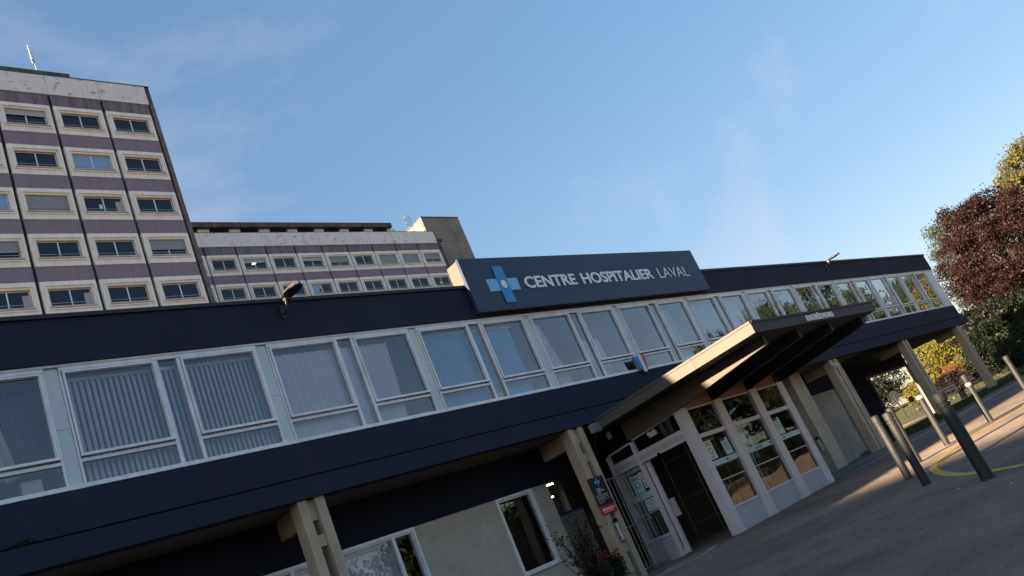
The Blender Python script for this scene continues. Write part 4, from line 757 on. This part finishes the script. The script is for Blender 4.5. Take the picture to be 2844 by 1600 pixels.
def tree(name, label, x, y, ells, nclump, nleaf, csize, lsize, mt, cat='tree', group='trees beyond the end of the block', trunk=0.28, z0=None, th=None, conif=False):
    z = g(x, y) if z0 is None else z0; t = thing(name, (x, y, z), label, cat, group); C = []; 
    W_ = np.array([e[3] * e[4] * e[5] for e in ells]); W_ /= W_.sum()
    for k in range(nclump):
        e = ells[rng.choice(len(ells), p=W_)]; d = rng.normal(size=3); d /= np.linalg.norm(d); rr = rng.uniform(0.25, 1) ** 0.45
        C.append([x + e[0] + d[0] * e[3] * rr, y + e[1] + d[1] * e[4] * rr, z + e[2] + d[2] * e[5] * rr])
    C = np.array(C); sz = csize * rng.uniform(0.6, 1.35, nclump); idx = rng.integers(0, nclump, nleaf); off = rng.normal(0, 0.5, (nleaf, 3)) * sz[idx][:, None]; off[:, 2] *= 0.62
    P = C[idx] + off; P = P[P[:, 2] > z + 0.15]
    quads_obj('crown', leaves(P, lsize, droop=0.5 if conif else 0.15), mt, t)
    mb = MB(); top = max(e[2] for e in ells); h0 = th or top * 0.5; limb(mb, (x, y, z - 0.2), (x, y, z + h0), trunk, trunk * 0.6, 0.06); limb(mb, (x, y, z + h0), (x + rng.normal(0, .3), y, z + top), trunk * 0.6, trunk * 0.2, 0.15)
    for k in range(min(26, nclump // 3)):
        c = C[rng.integers(0, nclump)]; s0 = z + h0 * rng.uniform(0.55, 1.5); s0 = min(s0, z + top * 0.95); limb(mb, (x, y, min(s0, c[2])), c, trunk * 0.28, 0.02, 0.2)
    mb.build('trunk', BARK, t); return t
BEECH = leafmat('copper_beech_leaf', (0.008, 0.004, 0.005), (0.045, 0.016, 0.012), 0.25, 0.9)
GOLD = leafmat('sunlit_lime_leaf', (0.07, 0.075, 0.020), (0.19, 0.175, 0.05), 0.4, 1.2)
GREEN = leafmat('dark_green_leaf', (0.016, 0.030, 0.012), (0.050, 0.075, 0.028), 0.3, 1.6)
BLUEG = leafmat('blue_green_leaf', (0.035, 0.060, 0.045), (0.09, 0.13, 0.09), 0.35, 1.6)
YELL = leafmat('yellow_green_leaf', (0.10, 0.10, 0.018), (0.26, 0.22, 0.04), 0.4, 1.8)
DARKG = leafmat('shade_darkened_leaf', (0.005, 0.008, 0.005), (0.013, 0.020, 0.010), 0.15, 1.6)  # near-black leaf colour carries the shade on these trees
RUST = leafmat('rusty_shrub_leaf', (0.12, 0.045, 0.02), (0.26, 0.10, 0.05), 0.3, 2.5)
PURP = leafmat('dark_purple_hedge_leaf', (0.007, 0.005, 0.006), (0.020, 0.010, 0.011), 0.15, 3)
tree('copper_beech', 'dark red copper beech behind the right end of the block', 60, 13.0, [(0, 0, 6.6, 4.3, 4.2, 3.9), (0.5, -0.4, 4.6, 4.6, 4.6, 2.6), (0, 0.2, 9.0, 2.8, 2.8, 2.2), (0, 1.6, 3.6, 2.6, 2.6, 2.2)], 420, 92000, 0.62, 0.15, BEECH, trunk=0.42, th=3.2)
tree('lime_tree', 'tall golden sunlit tree behind the copper beech', 88, 13.0, [(0, 0, 9.5, 5, 4.8, 7), (0, -0.5, 13.6, 3.9, 3.9, 3.0), (0, -3.5, 11, 4, 4, 6)], 330, 42000, 1.0, 0.28, GOLD, trunk=0.4)
tree('blue_green_tree', 'pale blue-green tree showing left of the copper beech', 76, 19.2, [(0, 0, 7.2, 3.0, 2.9, 4.8), (0, 0.2, 10.2, 2.2, 2.2, 2.6)], 200, 24000, 0.7, 0.18, BLUEG, trunk=0.25)
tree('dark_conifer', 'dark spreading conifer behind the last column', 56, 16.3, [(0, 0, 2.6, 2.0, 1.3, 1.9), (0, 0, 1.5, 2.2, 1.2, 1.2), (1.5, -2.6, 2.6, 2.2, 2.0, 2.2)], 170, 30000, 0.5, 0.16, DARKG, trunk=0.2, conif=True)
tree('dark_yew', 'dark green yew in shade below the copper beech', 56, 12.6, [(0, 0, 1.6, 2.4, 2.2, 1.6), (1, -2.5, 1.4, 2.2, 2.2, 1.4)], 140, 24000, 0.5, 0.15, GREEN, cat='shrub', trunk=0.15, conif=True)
tree('feathery_shrub', 'feathery green shrub right of the last column', 50, 13.4, [(0, 0, 0.9, 0.9, 0.7, 0.8)], 60, 9000, 0.35, 0.11, GREEN, cat='shrub', trunk=0.06)
tree('golden_tree', 'yellow sunlit tree seen between the last two columns', 84, 28.2, [(0, 0, 2.2, 2.4, 2.7, 2.3), (0, -0.8, 3.3, 1.6, 1.7, 1.3)], 150, 22000, 0.6, 0.20, YELL, trunk=0.22, conif=True)
tree('golden_hedge_tree', 'yellow-green tree low in the porch opening', 64, 24.0, [(0, 0, 0.7, 1.0, 1.1, 0.9)], 70, 9000, 0.35, 0.13, YELL, trunk=0.15)
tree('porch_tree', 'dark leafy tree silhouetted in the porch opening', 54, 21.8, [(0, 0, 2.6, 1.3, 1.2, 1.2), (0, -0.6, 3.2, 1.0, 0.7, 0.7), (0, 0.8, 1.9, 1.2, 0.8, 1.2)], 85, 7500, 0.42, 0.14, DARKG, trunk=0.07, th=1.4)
tree('rusty_shrub', 'rust-orange shrub top between the last two columns', 68, 22.7, [(0, 0, 0.95, 0.7, 0.75, 0.4)], 40, 3500, 0.25, 0.12, RUST, cat='shrub', trunk=0.08)
tree('purple_hedge', 'dark purple hedge block behind the bollards', 58, 19.7, [(0, 0, 0.75, 0.9, 1.3, 0.7), (0, -0.7, 0.55, 0.8, 1.0, 0.55)], 80, 15000, 0.3, 0.10, PURP, cat='hedge', trunk=0.05)
# trees across the road, mirrored in the right-hand windows
for k, (x, y, s, mt_, lab) in enumerate(((70, -6, 1.0, GREEN, 'dark green roadside tree mirrored in the right-hand windows'), (78, -15, 1.1, GREEN, 'broad roadside tree outside the picture, mirrored in the middle windows'), (86, 1, 1.0, GOLD, 'golden roadside tree outside the picture beside the beech'), (64, -24, 0.9, GREEN, 'smaller roadside tree outside the picture, furthest from the block'), (52, -1.5, 0.75, GREEN, 'young roadside tree outside the picture, nearest the block'), (96, -14, 1.1, GREEN, 'large roadside tree outside the picture, behind the broad one'), (92, -28, 1.1, GREEN, 'large roadside tree outside the picture at the far bend'), (108, -36, 1.2, GREEN, 'tallest roadside tree outside the picture'), (78, -33, 1.0, GREEN, 'roadside tree outside the picture in the far row'), (82, -24, 1.15, GREEN, 'very tall roadside tree outside the picture, mirrored in the entrance glass'), (112, -12, 1.1, GREEN, 'roadside tree outside the picture furthest along the road'))):
    tree('roadside_tree', lab, x, y, [(0, 0, 7 * s, 4.2 * s, 4.6 * s, 4.8 * s), (0, 0, 11 * s, 2.6 * s, 2.6 * s, 2.8 * s)], 170, 16000, 1.0, 0.34, mt_, group='roadside trees opposite the block', trunk=0.3)

for k in range(11):
    x = -32 + 9.0 * k + rng.uniform(-2, 2); y = -27 + rng.uniform(-4, 3); s = rng.uniform(0.8, 1.1)
    tree('roadside_tree', 'tree in the row opposite the block, outside the picture, mirrored in the glass', x, y, [(0, 0, 3.6 * s, 4.6 * s, 3.6 * s, 3.2 * s), (0, 0, 6.2 * s, 3.2 * s, 2.8 * s, 2.6 * s)], 110, 9000, 1.2, 0.45, GREEN, group='tree row opposite the block', trunk=0.3)

HG = mat('hedge_core', (0.012, 0.018, 0.008), 0.95)  # unseen hedges added to keep the bright horizon out of the glass reflections
for k, (x0, x1, y0, y1, lab) in enumerate(((-42, 130, -46, -43, 'long dark hedge added opposite the block to hide the bright horizon, outside the picture'), (127, 130, -43, 6, 'dark hedge added across the road to hide the bright horizon, outside the picture'))):
    t = thing('horizon_screen_hedge', ((x0 + x1) / 2, (y0 + y1) / 2, -0.5), lab, 'hedge'); B(x0, x1, y0, y1, -1, 5.6).build('core', HG, t); n_ = 9000
    P = np.stack([rng.uniform(x0 - .3, x1 + .3, n_), rng.uniform(y0 - .3, y1 + .4, n_), rng.uniform(0, 6.2, n_)], 1); quads_obj('foliage', leaves(P, 0.6), GREEN, t)

# ------------------------------------------------------------------ far garden things
hs = thing('brick_house', (104, 17, 2.5), 'sunlit orange house glimpsed through the copper beech', 'house')
B(100, 108, 10, 24, 2.2, 8.5).build('wall', BRICK, hs); MB().prism([(99.6, 9.6, 8.5), (108.4, 9.6, 8.5), (104, 9.6, 11.5)], (0, 14.8, 0)).build('roof', TILE, hs)
for k in range(4): w_ = B(99.94, 99.99, 11.2 + k * 3.2, 12.4 + k * 3.2, 4.4, 6.2).build('window', WHITEF, hs); B(99.92, 99.935, 11.3 + k * 3.2, 12.3 + k * 3.2, 4.5, 6.1).build('pane', TGLASS, w_)
def bench(x, y, rz, lab):
    z = g(x, y); t = thing('bench', (x, y, z), lab, 'bench', 'dark garden benches')
    c, s = math.cos(rz), math.sin(rz); RT = lambda mb: (setattr(mb, 'v', [(x + p[0] * c - p[1] * s, y + p[0] * s + p[1] * c, z + p[2]) for p in mb.v]), mb)[1]
    for k in range(3): RT(B(-0.8, 0.8, -0.22 + k * 0.15, -0.10 + k * 0.15, 0.42, 0.46)).build('seat_slat', BLACK, t)
    for k in range(2): RT(B(-0.8, 0.8, 0.24, 0.28, 0.58 + k * 0.15, 0.69 + k * 0.15)).build('back_slat', BLACK, t)
    for a in (-0.65, 0.6): RT(B(a, a + 0.05, -0.2, 0.24, 0, 0.42)).build('leg', BLACK, t); RT(B(a, a + 0.05, 0.2, 0.239, 0.42, 0.84)).build('upright', BLACK, t)
bench(47.5, 14.9, 1.2, 'dark slatted bench on the verge before the last column'); bench(45.0, 15.6, 1.2, 'dark slatted bench in front of the purple hedge')
sp_ = thing('direction_sign', (60, 19.0, g(60, 19)), 'small white direction sign on a pale post before the last column', 'sign'); z = g(60, 19)
MB().tube((60, 19.0, z), (60, 19.0, z + 1.0), 0.035, n=8).build('post', METAL, sp_); B(59.96, 60.0, 18.25, 19.05, z + 0.80, z + 1.10).build('board', mat('sign_board_white', (0.26, 0.26, 0.255), 0.7, spec=0.2), sp_); B(59.945, 59.959, 18.5, 18.95, z + 0.98, z + 1.01).build('print_line', BLACK, sp_); B(59.945, 59.959, 18.5, 18.9, z + 0.90, z + 0.93).build('print_line', BLACK, sp_)
SRED = mat('faded_sign_red', (0.16, 0.02, 0.018), 0.7, spec=0.15); SBLU = mat('faded_sign_blue', (0.012, 0.018, 0.10), 0.7, spec=0.15)
np_ = thing('no_parking_sign', (58, 22.5, g(58, 22.5)), 'round blue and red no-parking sign in the porch opening', 'sign'); z = 2.03
MB().tube((58, 22.5, g(58, 22.5)), (58, 22.5, z + 0.1), 0.025, n=8).build('post', METAL, np_); MB().tube((57.95, 22.5, z), (57.965, 22.5, z), 0.20, n=24).build('red_rim', SRED, np_); MB().tube((57.935, 22.5, z), (57.949, 22.5, z), 0.155, n=24).build('blue_disc', SBLU, np_)
MB().prism([(57.928, 22.5 - 0.12, z + 0.09), (57.928, 22.5 - 0.09, z + 0.12), (57.928, 22.5 + 0.12, z - 0.09), (57.928, 22.5 + 0.09, z - 0.12)], (0.006, 0, 0)).build('red_slash', SRED, np_)
rd = thing('round_sign_back', (50, 20.2, g(50, 20)), 'dark back of a round road sign in the porch opening', 'sign'); MB().tube((50, 20.2, g(50, 20.2)), (50, 20.2, 2.55), 0.03, n=8).build('post', DMETAL, rd); MB().tube((50.03, 20.2, 2.5), (50.045, 20.2, 2.5), 0.30, n=24).build('disc', BLACK, rd)
def car(x, y, rz, mt_, lab):
    z = g(x, y); t = thing('parked_car', (x, y, z), lab, 'car', 'cars parked beyond the porch'); c, s = math.cos(rz), math.sin(rz)
    RT = lambda mb: (setattr(mb, 'v', [(x + p[0] * c - p[1] * s, y + p[0] * s + p[1] * c, z + p[2]) for p in mb.v]), mb)[1]
    def sec(prof, w): return MB().prism([(px_, -w, pz_) for px_, pz_ in prof], (0, 2 * w, 0))
    RT(sec([(-2.1, 0.3), (2.05, 0.3), (2.1, 0.6), (1.9, 0.78), (1.1, 0.88), (-1.75, 0.92), (-2.1, 0.8)], 0.84)).build('body', mt_, t, bevel=0.05)
    RT(sec([(1.05, 0.885), (0.4, 1.36), (-1.2, 1.42), (-1.75, 0.925)], 0.74)).build('cabin', TGLASS, t, bevel=0.04); RT(sec([(0.42, 1.365), (0.3, 1.40), (-1.15, 1.46), (-1.22, 1.425)], 0.70)).build('roof', mt_, t)
    for a in (-1.3, 1.3):
        for b in (-0.80, 0.80):
            def wheel(r, w): 
                m_ = MB().tube((a, b - w, 0.31), (a, b + w, 0.31), r, n=18); return RT(m_)
            wh = wheel(0.31, 0.10).build('wheel', BLACK, t); wheel(0.19, 0.105).build('rim', METAL, wh)
    for b in (-0.6, 0.6): RT(B(2.0, 2.09, b - 0.16, b + 0.16, 0.62, 0.74)).build('headlight', SHW, t)
CARW = mat('grey_car_paint', (0.20, 0.20, 0.20), 0.25, 0.03, 1); CARD = mat('silver_car_paint', (0.33, 0.34, 0.36), 0.25, 0.03, 1, metal=0.5)
car(68, 27.6, 2.2, CARW, 'grey car parked beyond the porch opening')
for k, (x0, x1, y) in enumerate(((44.5, 47.5, 16.9), (48, 55, 17.6))):
    t = thing('kerb_rail', (x0, y, g(x0, y)), ('low white kerb rail before the purple hedge', 'low white kerb rail further along the garden edge')[k], 'rail', 'low rails at the garden edge'); n_ = int((x1 - x0) / 1.0)
    for j in range(n_): B(x0 + j * 1.0, x0 + j * 1.0 + 0.62, y, y + 0.08, g(x0 + j, y), g(x0 + j, y) + 0.07).build('kerb_block', KERB, t)

# ------------------------------------------------------------------ flower planter by the column
pl = thing('planter', (12.2, 11.6, g(12.2, 11.6)), 'low round terracotta planter at the foot of the twin column', 'planter'); z = g(12.2, 11.6)
MB().lathe([(0.42, 0), (0.55, 0.20), (0.60, 0.20), (0.60, 0.26), (0.54, 0.26), (0.50, 0.22)], (12.2, 11.6, z), 28).build('bowl', POT, pl); MB().lathe([(0.5, 0.212), (0.0, 0.24)], (12.2, 11.6, z), 20).build('soil', SOIL, pl)
def plant(name, x, y, z, label, n, h, spread, mt, leaf, fl=None, nfl=0, fsize=0.05, stemr=0.004, lsz=0.07, nl=14, lean=(0, 0)):
    t = thing(name, (x, y, z), label, 'plant', 'plants in the planter'); st_ = MB(); P = []; F = []
    for k in range(n):
        a = rng.uniform(0, 6.28); r = spread * rng.uniform(0.1, 1); hh = h * rng.uniform(0.55, 1.1); b = Vector((x + rng.normal(0, .08), y + rng.normal(0, .08), z)); q = Vector((x + math.cos(a) * r + lean[0] * hh, y + math.sin(a) * r + lean[1] * hh, z + hh)); mid = b.lerp(q, 0.5) + Vector((0, 0, hh * 0.1))
        st_.tube(b, mid, stemr, stemr * 0.8, 4, False); st_.tube(mid, q, stemr * 0.8, stemr * 0.5, 4, False)
        for j in range(nl): u = rng.uniform(0.1, 0.9); c = b.lerp(q, u); P.append([c.x + rng.normal(0, .04), c.y + rng.normal(0, .04), c.z + rng.normal(0, .03)])
        if k < nfl: F.append(q)
        if rng.random() < 0.6 and nfl == 0:
            for j in range(3): u = rng.uniform(0.55, 0.9); c = mid.lerp(q, u); e = c + Vector((rng.normal(0, .1), rng.normal(0, .1), rng.uniform(.05, .15))); st_.tube(c, e, stemr * .5, stemr * .4, 3, False); F.append(e)
    st_.build('stem', leaf, t); quads_obj('foliage', leaves(np.array(P), lsz, aspect=0.4), leaf, t)
    if fl:
        for q in F:
            mb = MB()
            if nfl:
                for j in range(5): a = j * 1.257; d = Vector((math.cos(a), math.sin(a), 0.35)) * fsize; e = Vector((-math.sin(a), math.cos(a), 0)) * fsize * 0.5; mb.add([q, q + d * .6 + e, q + d, q + d * .6 - e], [(0, 1, 2, 3)])
            else: mb.lathe([(0.003, -fsize * .4), (fsize * .5, 0), (0.003, fsize * .4)], q, 6)
            mb.build('flower' if nfl else 'seed_head', fl, t)
    return t
zp = z + 0.23
STEMM = leafmat('dry_stem_leaf', (0.012, 0.014, 0.008), (0.035, 0.035, 0.018), 0.2, 8); PL = leafmat('planter_leaf', (0.012, 0.030, 0.010), (0.04, 0.075, 0.022), 0.3, 8)
REDF = mat('red_petal', (0.60, 0.015, 0.012), 0.5, 0.1, 20); WHF = mat('white_petal', (0.7, 0.68, 0.62), 0.6, 0.1, 20); VIO = mat('violet_petal', (0.10, 0.035, 0.28), 0.6, 0.1, 20); SEED = mat('seed_head', (0.02, 0.012, 0.010), 0.8, 0.2, 20)
plant('wiry_wildflower', 12.0, 11.6, zp, 'tall wiry dark wildflower with seed heads in the planter', 52, 1.25, 0.6, PL, STEMM, SEED, 0, 0.04, 0.0055, 0.085, 12)
plant('red_begonia', 12.30, 11.45, zp, 'bushy plant with red flowers in the planter', 40, 0.50, 0.36, PL, PL, REDF, 32, 0.085, 0.006, 0.10, 26)
plant('red_begonia', 12.55, 11.75, zp, 'small red-flowered plant against the twin column', 18, 0.56, 0.26, PL, PL, REDF, 9, 0.08, 0.006, 0.09, 22)
plant('white_bedding_plant', 12.05, 11.35, zp, 'low plant with tiny white flowers at the planter front', 18, 0.42, 0.25, PL, PL, WHF, 12, 0.04, 0.005, 0.08, 20)
plant('violet_bedding_plant', 12.72, 11.6, zp, 'violet-flowered plant at the right side of the planter', 20, 0.50, 0.22, PL, PL, VIO, 15, 0.045, 0.005, 0.08, 20)
cl_ = thing('wall_spotlight', (26.85, 12.08, 3.6), 'small twin spotlight on the column top right of the entrance', 'lamp')
B(26.86, 26.96, 12.09, 12.168, 3.60, 3.68).build('base', IVORY, cl_)
for dx in (-0.07, 0.08): MB().tube((26.91 + dx, 12.09, 3.62), (26.91 + dx * 1.8, 11.97, 3.55), 0.03, 0.05, n=10).build('spot_head', IVORY, cl_)
ms = thing('moss_tuft', (3.09, 12.14, 4.22), 'small green moss tuft on the apron at lower left', 'moss'); quads_obj('moss_leaves', leaves(np.stack([rng.normal(3.09, 0.075, 320), rng.normal(12.145, 0.008, 320), rng.normal(4.235, 0.018, 320)], 1), 0.026), PL, ms)
for k, (x, y, lab) in enumerate(((10.85, 4.28, 'white paper scrap on the asphalt left of the nearest bollard'), (9.93, 3.39, 'tiny pale litter scrap on the asphalt before the nearest bollard'), (9.76, 3.2, 'tiny pale litter scrap nearest the picture bottom'))):
    z_ = g(x, y); tag(MB().add([(x - .025, y - .02, z_ + .004), (x + .03, y - .015, z_ + .012), (x + .02, y + .025, z_ + .006), (x - .02, y + .02, z_ + .018), (x, y, z_ + .001)], [(0, 1, 2, 3), (0, 4, 1), (1, 4, 2), (2, 4, 3), (3, 4, 0)]).build('litter_scrap', PAPER, org=(x, y, z_)), lab, 'litter', 'litter on the forecourt')
